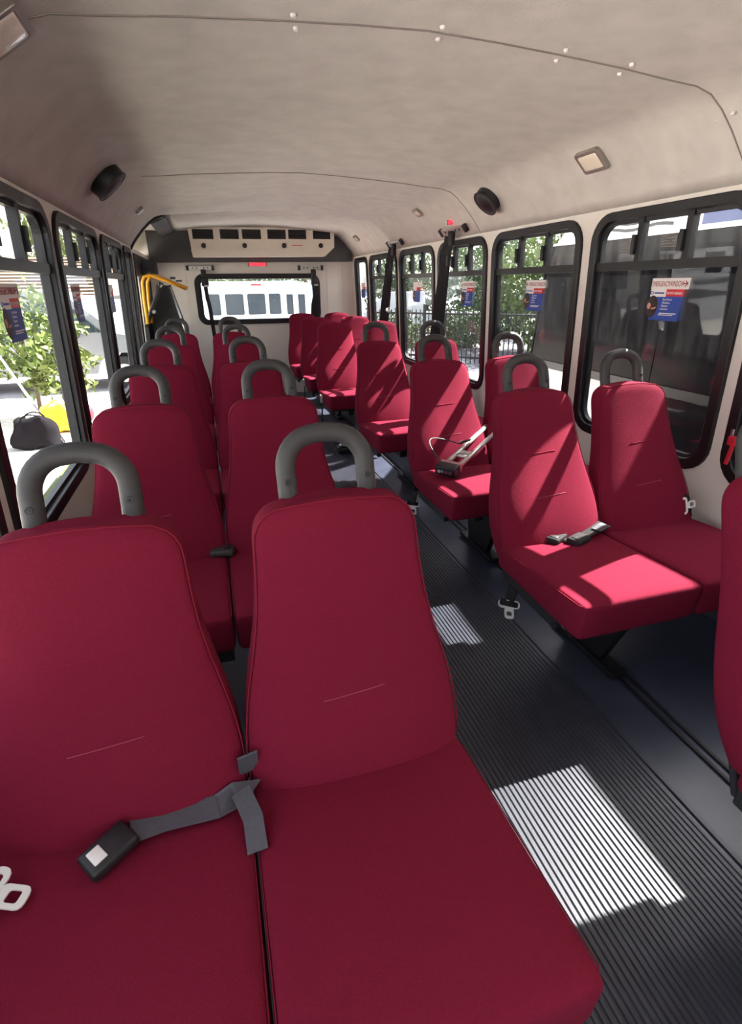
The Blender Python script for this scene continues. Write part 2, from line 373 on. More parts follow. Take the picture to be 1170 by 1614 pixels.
def sticker(win, side, yc, arrow, near):
    # local frame: a to the reader's right, b up, on the inner face of the pane
    z0 = 1.205
    if side == 'R':
        B = Matrix(((0, 0, -1, xr(1.28) + 0.005), (-1, 0, 0, yc), (0, 1, 0, z0), (0, 0, 0, 1)))
    else:
        B = Matrix(((0, 0, 1, xl(1.28) - 0.005), (1, 0, 0, yc), (0, 1, 0, z0), (0, 0, 0, 1)))
    f = lambda a, b, d: tuple((B @ Vector((a, b, d))))
    w = MB(); w.prism(rrect(-0.100, 0.100, 0.094, 0.137, 0.004, 2), f, 0, 0.0008)
    root = w.build('sticker', 'st_white', win)
    root['label'] = 'white emergency window sticker above a blue job notice'
    q = MB(); q.prism([(-0.098, 0.064), (-0.012, 0.064), (-0.012, 0.094), (-0.098, 0.094)], f, 0, 0.0007); q.build('logo_band', 'st_white', root)
    q = MB(); q.prism([(-0.012, 0.066), (0.080, 0.066), (0.080, 0.094), (-0.012, 0.094)], f, 0, 0.0007); q.build('red_band', 'st_red', root)
    q = MB(); q.prism([(-0.085, -0.03), (0.072, -0.03), (0.078, 0.066), (-0.095, 0.066)], f, 0, 0.0006); q.build('blue_panel', 'st_blue', root)
    q = MB(); q.prism([(-0.078 + 0.032 * math.cos(t), 0.024 + 0.045 * math.sin(t)) for t in [2 * PI * k / 20 for k in range(20)]], f, 0, 0.0011); q.build('portrait_print', 'st_dark', root)
    q = MB()
    q.prism([(-0.094 + 0.010 * math.cos(t), 0.026 + 0.013 * math.sin(t)) for t in [2 * PI * k / 10 for k in range(10)]], f, 0, 0.0014)
    q.prism([(-0.078, 0.012), (-0.058, 0.016), (-0.050, 0.024), (-0.062, 0.022), (-0.078, 0.018)], f, 0, 0.0014)
    q.build('portrait_face', 'st_skin', root)
    T = lambda a, b: B @ Matrix.Translation((a, b, 0.0014))
    if near:
        text('lettering', 'EMERGENCY', 0.030, T(-0.096, 0.105), 'st_ink', root, sx=0.55) if arrow == 'right' else text('lettering', 'EMERGENCY', 0.030, T(-0.066, 0.105), 'st_ink', root, sx=0.55)
        text('lettering', 'WINDOW', 0.030, T(-0.004, 0.105), 'st_ink', root, sx=0.55) if arrow == 'right' else text('lettering', 'WINDOW', 0.030, T(0.026, 0.105), 'st_ink', root, sx=0.55)
        ar = MB(); arrow_mesh(ar, lambda a, b, d: f(a, b, d + 0.001), 0.068 if arrow == 'right' else -0.072, 0.1155, 0.022, 1 if arrow == 'right' else -1)
        ar.build('arrow', 'st_ink', root)
        text('lettering', 'NOW HIRING', 0.015, T(-0.007, 0.074), 'st_white', root, sx=0.85)
        for i, s in enumerate(('Bus Drivers', 'Mechanics', 'Cleaners', 'and more')):
            text('lettering', s, 0.012, T(-0.022 - i * 0.002, 0.050 - i * 0.0125), 'st_white', root, sx=0.85)
        q = MB(); q.prism([(-0.030, -0.003), (0.060, -0.003), (0.060, 0.001), (-0.030, 0.001)], f, 0, 0.0012); q.prism([(-0.034, -0.009), (0.045, -0.009), (0.045, -0.006), (-0.034, -0.006)], f, 0, 0.0012)
        q.build('ruled_lines', 'st_white', root)
        q = MB(); e = [(-0.090 + 0.010 * math.cos(t), 0.079 + 0.007 * math.sin(t)) for t in [2 * PI * k / 14 for k in range(14)]]; e2 = [(-0.089 + 0.006 * math.cos(t), 0.079 + 0.004 * math.sin(t)) for t in [2 * PI * k / 14 for k in range(14)]]
        q.ring(e, e2, f, 0, 0.0013); q.prism([(-0.076, 0.076), (-0.022, 0.076), (-0.022, 0.082), (-0.076, 0.082)], f, 0, 0.0011); q.build('logo', 'st_blue', root)

def window(side, y0, y1, label, vents=True, stick=None, arrow='right', near=False, zmid=1.395, gl=None):
    win_no[0] += 1
    fn = fr if side == 'R' else fl
    root = empty('window_%d' % win_no[0], (0, 0, 0)); tag(root, label, 'window', kind='structure')
    w = 0.046; R = 0.125 if y1 - y0 > 0.6 else 0.09
    fm = MB(); o = rrect(y0, y1, ZB, ZU, R); i = rrect(y0 + w, y1 - w, ZB + w, ZU - w * .85, R - 0.04)
    fm.ring(o, i, fn, -0.016, 0.045); fm.build('frame', 'frame', root, bevel=0.004)
    lip = MB(); i2 = rrect(y0 + w + 0.014, y1 - w - 0.014, ZB + w + 0.014, ZU - w * .85 - 0.014, R - 0.05); lip.ring(i, i2, fn, 0.006, 0.03); lip.build('glazing_seal', 'black', root)
    gl = gl or ('glass_r' if side == 'R' else 'glass_l')
    if not vents:
        g = MB(); g.prism([(y0 + .03, ZB + .03), (y1 - .03, ZB + .03), (y1 - .03, ZU - .04), (y0 + .03, ZU - .04)], fn, 0.012, 0.016); g.build('pane', gl, root)
    else:
        b = MB(); b.prism([(y0 + w, zmid - 0.018), (y1 - w, zmid - 0.018), (y1 - w, zmid + 0.018), (y0 + w, zmid + 0.018)], fn, -0.004, 0.035); b.build('mid_rail', 'frame', root, bevel=0.003)
        g = MB(); g.prism([(y0 + .03, ZB + .03), (y1 - .03, ZB + .03), (y1 - .03, zmid), (y0 + .03, zmid)], fn, 0.012, 0.016); g.build('lower_pane', gl, root)
        third = (y1 - y0 - 2 * w) / 3; ya = y0 + w
        for k in range(3):
            g = MB(); g.prism([(ya + third * k, zmid), (ya + third * (k + 1), zmid), (ya + third * (k + 1), ZU - .03), (ya + third * k, ZU - .03)], fn, 0.014, 0.018); g.build('vent_pane', 'glass_v' if side == 'R' else gl, root)
        for k in (1, 2):
            c = ya + third * k
            b = MB(); b.prism([(c - .015, zmid + .015), (c + .015, zmid + .015), (c + .015, ZU - .035), (c - .015, ZU - .035)], fn, -0.002, 0.03); b.build('vent_mullion', 'frame', root, bevel=0.003)
            sg = 1 if k == 1 else 1
            b = MB(); b.prism([(c + sg * .012, zmid + .045), (c + sg * .032, zmid + .045), (c + sg * .032, zmid + .125), (c + sg * .012, zmid + .125)], fn, -0.014, 0.012); b.build('vent_latch', 'black', root, bevel=0.003)
    if stick is not None: sticker(root, side, stick, arrow, near)
    return root

w1 = window('R', *RW[0], 'dark right-hand side window with a red release handle at the photo edge')
hb = MB(); hb.box((xr(0.76) - 0.03, 1.447, 0.77), (0.03, 0.035, 0.035)); hb.cyl((xr(.77) - .045, 1.447, 0.77), (xr(.77) - .02, 1.447, .77), 0.017, n=14); hb.box((xr(0.72) - 0.045, 1.442, 0.722), (0.010, 0.014, 0.085), Matrix.Rotation(0.1, 3, 'X'))
hb.build('release_handle', 'red_plastic', w1, bevel=0.003)['label'] = 'red emergency release handle'
hb = MB(); hb.box((xr(.79) - .025, 1.466, 0.797), (0.008, 0.008, 0.03)); hb.box((xr(.75) - .025, 1.452, 0.752), (0.008, 0.01, 0.012)); hb.build('handle_pin', 'chrome', w1)
window('R', *RW[1], 'largest right-hand window, dark parked bus and emergency sticker seen in it', stick=1.92, near=True)
window('R', *RW[2], 'right-hand window with left-pointing emergency sticker, trees and dark bus end beyond', stick=2.92, arrow='left', near=True)
window('R', *RW[3], 'right-hand window crossed by a wide black hanging belt under a red light', stick=3.80, arrow='left', near=True)
window('R', *RW[4], 'right-hand window between the two hanging black belts', stick=4.83)
window('R', *RW[5], 'right-hand window just ahead of the narrow rear side window', stick=5.74)
window('R', *RW[6], 'narrow right-hand rear side window without vents', vents=False, stick=6.62)
window('L', *LW[0], 'nearest left-hand window cut off by the photo edge')
window('L', *LW[1], 'left-hand window looking onto the shrub and bags outside', stick=1.975, near=True)
window('L', *LW[2], 'left-hand window looking onto the side of the parked van', stick=2.94, near=True)
window('L', *LW[3], 'left-hand window looking onto the front of the parked van', stick=4.0)
window('L', *LW[4], 'narrow left-hand window without vents beside the lift', vents=False)
# lift door in the left wall
door = empty('door_1'); tag(door, 'black framed lift door with glass at the rear left', 'door', kind='structure')
d = MB(); d.ring([(DY0, .05), (DY1, .05), (DY1, 1.6), (DY0, 1.6)], [(DY0 + .07, .13), (DY1 - .07, .13), (DY1 - .07, 1.53), (DY0 + .07, 1.53)], fl, -0.01, 0.05); d.build('door_frame', 'frame', door, bevel=0.004)
for a, b in ((DY0 + .07, 6.22), (6.23, DY1 - .07)):
    d = MB(); d.ring([(a, .13), (b, .13), (b, 1.53), (a, 1.53)], rrect(a + .08, b - .08, .75, 1.42, .05, 1)[0:8:2] if False else [(a + .08, .75), (b - .08, .75), (b - .08, 1.42), (a + .08, 1.42)], fl, 0.0, 0.04); d.build('door_leaf', 'frame', door)
    d = MB(); d.prism([(a + .07, .74), (b - .07, .74), (b - .07, 1.43), (a + .07, 1.43)], fl, 0.014, 0.018); d.build('door_pane', 'glass_l', door)
# rear wall and rear window
fb_ = lambda a, b, d: (a, Y1 + d, b)
RWX = (-0.085, 1.43, 0.885, 1.458)
wall_rear = holed_wall('wall_rear', fb_, -0.75, 2.0, 0, 2.0, [rrect(RWX[0] + .012, RWX[1] - .012, RWX[2] + .012, RWX[3] - .012, .09)], 'wall', 0.05, 'off-white rear wall of the bus around the wide rear window')
for xx in (-0.17, 1.53, 1.73):
    s_ = MB(); s_.box((xx, Y1 - 0.003, 0.8), (0.008, 0.006, 1.54)); s_.build('panel_seam', 'ac', wall_rear)
win_no[0] += 1
rwin = empty('window_%d' % win_no[0]); tag(rwin, 'wide rear window with thick black rounded frame', 'window', kind='structure')
fm = MB(); fm.ring(rrect(*RWX, .11), rrect(RWX[0] + .075, RWX[1] - .075, RWX[2] + .06, RWX[3] - .06, .06), fb_, -0.02, 0.05); fm.build('frame', 'frame', rwin, bevel=0.006)
g = MB(); g.prism([(RWX[0] + .04, RWX[2] + .03), (RWX[1] - .04, RWX[2] + .03), (RWX[1] - .04, RWX[3] - .03), (RWX[0] + .04, RWX[3] - .03)], fb_, 0.012, 0.016); g.build('pane', 'glass_b', rwin)
# front end behind the camera: open windscreen
ff = lambda a, b, d: (a, Y0 - d, b)
holed_wall('wall_front', ff, -0.75, 2.05, 0, 2.0, [rrect(-0.45, 1.75, 0.95, 1.55, .12)], 'wall', 0.05, 'front end of the bus around the windscreen')
# dark bulkhead above the rear window
bk = MB(); bk.prism([(-0.53, 1.575), (1.83, 1.59), (1.83, 1.70), (1.70, 1.95), (-0.36, 1.95), (-0.53, 1.90)], lambda a, b, d: (a, 6.96 + d, b), 0.0, 0.1)
bk.build('bulkhead_panel', 'bulk', wall_rear, bevel=0.01)['label'] = 'charcoal panel across the top of the rear wall'
gp = MB(); gp.box((-0.30, 6.2, 1.86), (0.14, 1.5, 0.03), Matrix.Rotation(-0.4, 3, 'Y')); gp.build('cove_closing_panel', 'bulk', ceiling)

# ------------------------------------------------------------------ seats
HW = [(.36, .205), (.42, .220), (.50, .2225), (.57, .215), (.65, .195), (.73, .175), (.80, .166), (.87, .162), (.95, .159)]
REAR = [(.36, -.285), (.455, -.222), (.63, -.152), (.80, -.088), (.95, -.035)]
THK = [(.36, .085), (.5, .095), (.63, .080), (.8, .070), (.95, .062)]
CRN = [(.36, .020), (.42, .050), (.50, .050), (.6, .040), (.7, .026), (.85, .016), (.95, .010)]
def smooth_tab(t, z):
    return sum(lerp(t, z + k * 0.02) for k in (-2, -1, 0, 1, 2)) / 5.0
def back_dims(z, top, stretch):
    zz = .36 + (z - .36) / stretch
    r = .062; w = smooth_tab(HW, zz)
    if z > top - r: w -= r - math.sqrt(max(0, r * r - (z - top + r) ** 2))
    return w, smooth_tab(REAR, zz), smooth_tab(THK, zz), smooth_tab(CRN, zz)
def front_y(u, z, top=.95, st=1.0):
    w, re, th, cr = back_dims(z, top, st)
    return re - th - cr * (1 - abs(u) ** 3)
def make_back(top, st):
    zs = [.37, .385, .41, .45, .5, .55, .6, .65, .7, .75, .8, .84, .868]
    zs = [.36 + (z - .36) * (top - .062 - .36) / (.888 - .36) for z in zs]
    zs += [top - .062, top - .044, top - .028, top - .014, top - .005, top]
    us_f = [.95, .84, .66, .44, .22, 0, -.22, -.44, -.66, -.84, -.95]
    mb = MB(); rings = []
    for z in zs:
        w, re, th, cr = back_dims(z, top, st); ring = []
        k = max(0.0, (z - (top - .028)) / .028); sq = 1 - .38 * k * k
        kb = max(0.0, (.40 - z) / .03); sq *= 1 - .25 * kb * kb
        mid = re - th / 2
        arch = lambda u: (.012 * (1 - u * u)) * max(0, (z - top + .12) / .12)
        def put(u, v, c=0.0):
            y = mid + (th / 2 - v * th) * sq - c * sq
            ring.append((u * w, y, z + arch(u)))
        for u in (-.9, -.45, 0, .45, .9): put(u, 0)
        put(.985, .07); put(1, .28); put(1, .75); put(.99, .95)
        for u in us_f: put(u, 1.0, cr * (1 - abs(u) ** 3))
        put(-.99, .95); put(-1, .75); put(-1, .28); put(-.985, .07)
        rings.append(ring)
    n = len(rings[0]); V = [p for r in rings for p in r]
    F = [(i * n + k, i * n + (k + 1) % n, (i + 1) * n + (k + 1) % n, (i + 1) * n + k) for i in range(len(rings) - 1) for k in range(n)]
    F += [tuple(reversed(range(n))), tuple((len(rings) - 1) * n + k for k in range(n))]
    mb.add(V, F, True); return mb
def seam_path(top, st):
    P = []
    zs = [.44 + (top - .062 - .44) * k / 14 for k in range(15)] + [top - .046, top - .03, top - .016]
    for z in zs:
        w, re, th, cr = back_dims(z, top, st); P.append((w * .994, re - th * .97, z))
    L = [(-x, y, z) for x, y, z in P]
    w, re, th, cr = back_dims(top - .008, top, st)
    T = [(w * u, re - th * .9 - cr * .5 * (1 - abs(u) ** 3), top - .006 + .012 * (1 - u * u)) for u in (.9, .6, .3, 0, -.3, -.6, -.9)]
    return P + T + list(reversed(L))
def cush_fn(v):
    t = (v.y + .25) / .50                # 0 front .. 1 rear
    top = v.z > 0
    zt = .057 - .040 * t; zb = -.066 + .008 * t
    k = (v.z + .07) / .14
    z = zb + (zt + .012 - zb) * k
    cr = .012 * (1 - min(1, abs(v.x / .22)) ** 3) * (1 - abs(2 * t - 1) ** 3) * k
    y = v.y + (0.012 * (1 - k) if t < .3 else 0)
    if t > .75: y += .02 * (1 - (v.x / .22) ** 2) * 0
    return (v.x, y, z + cr)
def make_seat(name, handle, top=.95, st=1.0, leg=True, sh=0.0):
    root = empty(name)
    def shear(o):
        for v in o.data.vertices:
            k = min(1.0, max(0.0, (top - v.co.z) / (top - .42))); v.co.y += sh * k
        return o
    def shift(o):
        for v in o.data.vertices: v.co.y += sh * .92
        return o
    shear(make_back(top, st).build('backrest', 'fabric', root, subsurf=1))
    s = MB(); s.tube(seam_path(top, st), .0016, 5); shear(s.build('backrest_seam', 'seam', root))
    for zz, hw, sk in ((.60, .062, .004), (.745, .052, .003)):
        s = MB(); zq = .36 + (zz - .36) * st
        P = [(-.005 + hw * u, front_y((hw * u) / .2, zq + sk * u, top, st) - .0007, zq + sk * u) for u in (-1, -.6, -.2, .2, .6, 1)]
        s.tube(P, .0009, 4); shear(s.build('stitch_line', 'stitch' if zz < .7 else 'seam', root))
    c = MB(); c.rbox((0, -.55, .405), (.442, .50, .14), .026, (10, 10, 3), fn=cush_fn); shift(c.build('seat_cushion', 'fabric', root, subsurf=1))
    s = MB(); P = []
    for u in [k / 8 for k in range(9)]:
        P.append((-.218, -.34 - .43 * u, 0))
    P += [(-.205, -.786, 0), (-.1, -.791, 0), (0, -.792, 0), (.1, -.791, 0), (.205, -.786, 0)] + [(.218, -.77 + .43 * k / 8, 0) for k in range(9)]
    P2 = []
    for (x, y, _) in P:
        t = (y + .55 + .25) / .50; P2.append((x * 1.0, y, .405 + .057 - .040 * t + .003))
    s.tube(P2, .0014, 4); shift(s.build('cushion_seam', 'seam', root))
    f = MB(); f.box((0, -.48, .322), (.35, .34, .045)); f.box((-.165, -.46, .30), (.025, .34, .06)); f.box((0, -.48, .285), (.05, .34, .05)); f.box((0, -.235, .42), (.34, .02, .30), Matrix.Rotation(-.36, 3, 'X')); shift(f.build('seat_frame', 'metalblk', root, bevel=.005))
    if leg:
        l = MB(); l.prism([(-.66, .275), (-.30, .275), (-.36, .03), (-.56, .03)], lambda a, b, d: (d, a, b), .105, .135)
        l.box((.12, -.47, .018), (.07, .36, .022)); l.build('pedestal_leg', 'metalblk', root, bevel=.004)
    else:
        l = MB(); l.box((.16, -.50, .30), (.10, .34, .04)); l.build('wall_bracket', 'metalblk', root, bevel=.004)
    if handle:
        hd = MB(); pts = [(-.0805, -.055, .905), (-.0805, -.040, .955)]
        r = .062; zt = 1.06
        for k in range(9):
            a = PI - k * PI / 2 / 8; pts.append((-.0805 + r + r * math.cos(a) , 0, zt - r + r * math.sin(a)))
        for k in range(1, 4): pts.append((-.0185 + .037 * k / 4, 0, zt + .002))
        for k in range(9):
            a = PI / 2 - k * PI / 2 / 8; pts.append((.0805 - r + r * math.cos(a), 0, zt - r + r * math.sin(a)))
        pts += [(.0805, -.040, .955), (.0805, -.055, .905)]
        pts = [(x_, -.004 - .30 * (zt - z_) if True else y_, z_) for x_, y_, z_ in pts]
        hd.tube(pts, .0195, 14, up=(0, 1, 0)); ho = hd.build('grab_handle', 'handle', root)
        for sx in (-1, 1):
            b = MB(); y_ = -.004 - .30 * (zt - .978)
            b.cyl((sx * .0805, y_ - .0165, .978), (sx * .0805, y_ - .0215, .979), .0075, .0065, 12); b.cyl((sx * .0805, y_ - .0212, .979), (sx * .0805, y_ - .0225, .979), .0032, .0030, 6)
            b.build('handle_bolt', 'black', ho)
    return root
GL, GR = 'seats in the left-hand pairs', 'seats in the right-hand pairs with handles'
ords = ['first', 'second', 'third', 'fourth', 'fifth', 'sixth', 'seventh']
PROTO = {'a': make_seat('bus_seat', True, leg=True), 'w': make_seat('bus_seat', True, leg=False), 'la': make_seat('bus_seat', True, leg=True, sh=.08), 'lw': make_seat('bus_seat', True, leg=False, sh=.08)}
used = {k: False for k in PROTO}
def place(kind, x, y, label, group, mirror=False):
    proto = PROTO[kind]
    o = proto if not used[kind] else copy_tree(proto)
    used[kind] = True
    o.location = (x, y, 0); tag(o, label, 'seat', group); return o
XLW, XLA, XRA, XRW = -.2512, .1938, 1.1615, 1.6065
for i in range(5):
    y = [1.0, 2.01, 3.02, 4.03, 5.03][i]
    place('lw', XLW, y, 'burgundy seat with black handle, %s left-hand pair from the camera, window side' % ords[i], GL)
    place('la', XLA, y, 'burgundy seat with black handle, %s left-hand pair from the camera, aisle side' % ords[i], GL)
RY = [.829, 1.8266, 2.7251, 3.8054]
rl = [('burgundy seat cut off by the right photo edge, its black handle out of frame', 'burgundy window seat beside the cut-off seat, beyond the right photo edge'),
      ('burgundy seat with black handle, dark belt buckles lying on its sunlit cushion', 'burgundy seat with black handle under the largest right-hand window'),
      ('burgundy seat with black handle, silver metal frame lying on its cushion', 'burgundy window seat with black handle beside the seat holding the silver frame'),
      ('burgundy handled seat just ahead of the tall handleless seats, aisle side', 'burgundy handled seat just ahead of the tall handleless seats, window side')]
for i in range(4):
    place('a', XRA, RY[i], rl[i][0], GR); place('w', XRW, RY[i], rl[i][1], GR)
ta = make_seat('bus_seat', False, top=1.0, st=1.085, leg=True)
GF = 'tall seats without handles at the right rear'
first = True
for i, y in enumerate((5.10, 6.0, 6.88)):
    for s, xx in (('aisle', 1.135), ('window', 1.575)):
        o = ta if first else copy_tree(ta); first = False
        o.location = (xx, y, 0)
        tag(o, 'tall burgundy seat without handle, %s handleless right-hand pair from the camera, %s side' % (ords[i], s), 'seat', GF)

# ------------------------------------------------------------------ seat belts and loose things
def tongue(name, loc, R, s=1.0, parent=None):
    mb = MB()
    f = lambda a, b, d: tuple(Vector(loc) + R @ Vector((a * s, b * s, d * s)))
    o = rrect(-.030, .030, -.012, .014, .011, 3); i = rrect(-.022, .022, -.005, .007, .005, 3); mb.ring(o, i, f, -.0015, .0015)
    o = rrect(-.013, .013, -.046, -.010, .008, 3); i = rrect(-.007, .007, -.037, -.022, .003, 3); mb.ring(o, i, f, -.0015, .0015)
    return mb.build(name, 'white_metal', parent, bevel=.0006)
def buckle(name, loc, R, parent, m='black', button='st_red'):
    mb = MB(); mb.rbox(loc, (.055, .082, .022), .007, (3, 3, 2), R); b = mb.build(name, m, parent)
    q = MB(); q.rbox(Vector(loc) + R @ Vector((0, -.018, .0105)), (.030, .022, .006), .002, (2, 2, 1), R); q.build('release_button', button, b)
    return b
# front left belt
bt = empty('seat_belt', (0, 0, 0)); tag(bt, 'dark belt with white-buttoned buckle lying across the nearest window-side cushion', 'seat belt')
rb_ = MB(); rb_.ribbon([(-.028, .79, .40), (-.030, .745, .448), (-.052, .722, .462), (-.09, .705, .464), (-.135, .706, .463), (-.18, .706, .464), (-.232, .695, .470)], .045, .003, [(1, .3, 0), (1, .2, .2), (.3, 1, .3), (.1, 1, .1), (0, 1, 0), (.1, 1, 0), (.35, .9, 0)])
rb_.build('webbing', 'greyweb', bt)
Rz = Matrix.Rotation(math.radians(-52), 3, 'Z') @ Matrix.Rotation(math.radians(4), 3, 'X')
buckle('buckle', (-.262, .668, .474), Rz, bt, 'black', 'st_white')
rb_ = MB(); rb_.ribbon([(-.030, .80, .41), (-.027, .762, .47), (-.026, .748, .525)], .038, .005, (1, .2, 0)); rb_.build('latch_strap', 'greyweb', bt, bevel=.001)
rb_ = MB(); rb_.ribbon([(-.045, .715, .476), (-.028, .66, .468), (-.026, .61, .45)], .035, .003, (1, .4, .3)); rb_.build('webbing', 'greyweb', bt)
Rt = Matrix.Rotation(math.radians(200), 3, 'Z')
t1 = tongue('belt_tongue', (-.432, .650, .472), Matrix.Rotation(math.radians(70), 3, 'Z') @ Matrix.Rotation(.1, 3, 'X'), 1.35)
tag(t1, 'white metal belt tongue on the nearest window-side cushion at the left photo edge', 'belt tongue')
# belts between the second left pair
bt = empty('seat_belt'); tag(bt, 'grey belt buckle end between the backs of the second left-hand pair', 'seat belt')
buckle('buckle', (-.045, 1.745, .455), Matrix.Rotation(math.radians(80), 3, 'Z'), bt, 'handle', 'black')
rb_ = MB(); rb_.ribbon([(-.03, 1.80, .40), (-.028, 1.75, .445), (-.008, 1.735, .452)], .04, .004, (.3, 1, 0)); rb_.build('webbing', 'greyweb', bt)
# right first full pair: two buckles
bt = empty('seat_belt'); tag(bt, 'black belt with two buckles lying on the sunlit right-hand cushion', 'seat belt')
b1 = buckle('buckle', (1.215, 1.425, .463), Matrix.Rotation(math.radians(-68), 3, 'Z'), bt, 'web', 'black')
b2 = buckle('buckle', (1.150, 1.470, .459), Matrix.Rotation(math.radians(-60), 3, 'Z'), bt, 'web', 'black')
rb_ = MB(); rb_.ribbon([(1.17, 1.43, .457), (1.25, 1.44, .466), (1.31, 1.455, .478), (1.36, 1.475, .482), (1.383, 1.50, .455), (1.384, 1.52, .40)], .045, .004, [(.2, 1, 0)] * 4 + [(.6, .8, .2), (1, .4, 0)]); rb_.build('webbing', 'web', bt)
rb_ = MB(); rb_.ribbon([(1.300, 1.440, .482), (1.335, 1.452, .488), (1.36, 1.462, .486)], .04, .003, (.2, 1, 0)); rb_.build('webbing_sleeve', 'greyweb', bt)
# hanging tongues on the aisle side of right seats
def hang(x, y, label, g):
    r = empty('belt_tongue'); tag(r, label, 'belt tongue', g)
    Rh = Matrix.Rotation(.85, 3, 'Z') @ Matrix(((0, 0, -1), (-1, 0, 0), (0, 1, 0))) @ Matrix.Rotation(.12, 3, 'Z')
    tongue('tongue_plate', (x, y, .262), Rh, 1.3, r)
    w_ = MB(); w_.rbox((x, y, .268), (.018, .066, .022), .006, (2, 3, 2), Matrix.Rotation(.85, 3, 'Z')); w_.build('webbing_loop', 'web', r)
    w_ = MB(); w_.ribbon([(x + .012, y, .33), (x + .004, y, .30), (x, y, .272)], .05, .005, (0, 1, 0)); w_.build('webbing', 'web', r)
hang(.925, 1.385, 'white belt tongue hanging beside the sunlit right-hand cushion above the aisle', None)
hang(.928, 2.37, 'white belt tongue hanging below the seat that carries the silver frame', None)
bt = empty('belt_tongue'); tag(bt, 'white belt tongue with black stub on the cushion beside the white right wall', 'belt tongue')
tongue('tongue_plate', (1.768, 1.50, .495), Matrix(((.1, 0, 0), (.45, 0, 0), (.9, 0, 0))) + Matrix(((0, -1, 0), (0, .0, 0), (0, -.1, 0))) + Matrix(((0, 0, -.05), (0, 0, -.9), (0, 0, .45))), 1.15, bt)
w_ = MB(); w_.rbox((1.79, 1.515, .497), (.022, .03, .075), .006, (2, 3, 2), Matrix.Rotation(-.45, 3, 'X')); w_.build('webbing_loop', 'web', bt)
w_ = MB(); w_.ribbon([(1.795, 1.53, .50), (1.795, 1.60, .47), (1.79, 1.66, .42)], .045, .005, (1, 0, 0)); w_.build('webbing', 'web', bt)
for (x_, y_, z_, lb) in ((.905, 4.62, .36, 'silver belt buckle at the aisle edge of the first tall handleless seat'), (.905, 5.52, .36, 'silver belt buckle at the aisle edge of the second tall handleless seat')):
    bt = empty('belt_buckle'); tag(bt, lb, 'belt buckle', 'buckles on the tall rear seats')
    w_ = MB(); w_.ribbon([(x_ + .005, y_, .16), (x_, y_, .24), (x_ + .005, y_, z_)], .045, .005, (0, 1, 0)); w_.build('webbing', 'web', bt)
    w_ = MB(); w_.rbox((x_, y_, z_ + .03), (.022, .055, .07), .006, (2, 2, 2)); w_.build('buckle_body', 'alu', bt)
bt = empty('floor_anchor'); tag(bt, 'silver and black wheelchair tie-down lying on the floor by the aisle', 'tie-down')
w_ = MB(); w_.rbox((1.02, 4.20, .035), (.16, .10, .05), .012, (3, 3, 2)); w_.build('tie_down_body', 'black', bt)
w_ = MB(); w_.cyl((.95, 4.17, .075), (1.10, 4.17, .075), .016, n=10); w_.cyl((.97, 4.20, .06), (.97, 4.12, .10), .010, n=8); w_.build('tie_down_lever', 'chrome', bt)
# silver metal frame with head and cable on the second right aisle seat
mf = empty('metal_frame'); tag(mf, 'silver two-bar metal frame with black head and looped cable on a right-hand cushion', 'metal frame')
A, Bp = Vector((1.045, 2.20, .505)), Vector((1.425, 2.475, .61))
ax = (Bp - A).normalized(); sd = Vector((0, 0, 1)).cross(ax).normalized()
fr_ = MB()
for s in (-1, 1): fr_.tube([A + sd * s * .036, A + ax * .2 + sd * s * .038, Bp + sd * s * .040], .012, 10)
for t in (.05, .13): fr_.tube([A + ax * t - sd * .036, A + ax * t + sd * .036], .010, 8)
fr_.box(A + ax * .165, (.03, .075, .012), Matrix((ax, sd, Vector((0, 0, 1)))).transposed()); fr_.build('twin_bar', 'alu', mf)
q = MB(); Rm = Matrix((ax, sd, ax.cross(sd))).transposed(); q.rbox(A - ax * .015, (.055, .115, .05), .01, (2, 3, 2), Rm); q.build('head', 'black', mf)
q = MB()
for s in (-.6, -.2, .2, .6): q.cyl(A - ax * .04 + sd * s * .05, A - ax * .046 + sd * s * .05, .009, n=10)
q.box(A + ax * .022, (.02, .11, .046), Rm); q.build('head_fitting', 'chrome', mf)
q = MB(); P = []
c0 = A + ax * .02 + sd * .055
for k in range(19):
    t = k / 18; a = PI * t
    P.append(A + ax * (.19 * t) + sd * (.045 + .10 * math.sin(a)) + Vector((-.02 * math.sin(a), 0, .02 + .055 * math.sin(a) + .01 * t)))
q.tube(P, .0035, 6); q.build('cable', 'handle', mf)
q = MB(); e = P[-1]; q.prism([(0, 0), (.05, -.03), (.065, -.03), (.02, .012)], lambda a, b, d: tuple(e + ax * a + sd * b + Vector((0, 0, d))), -.004, .004); q.build('cable_tag', 'handle', mf)

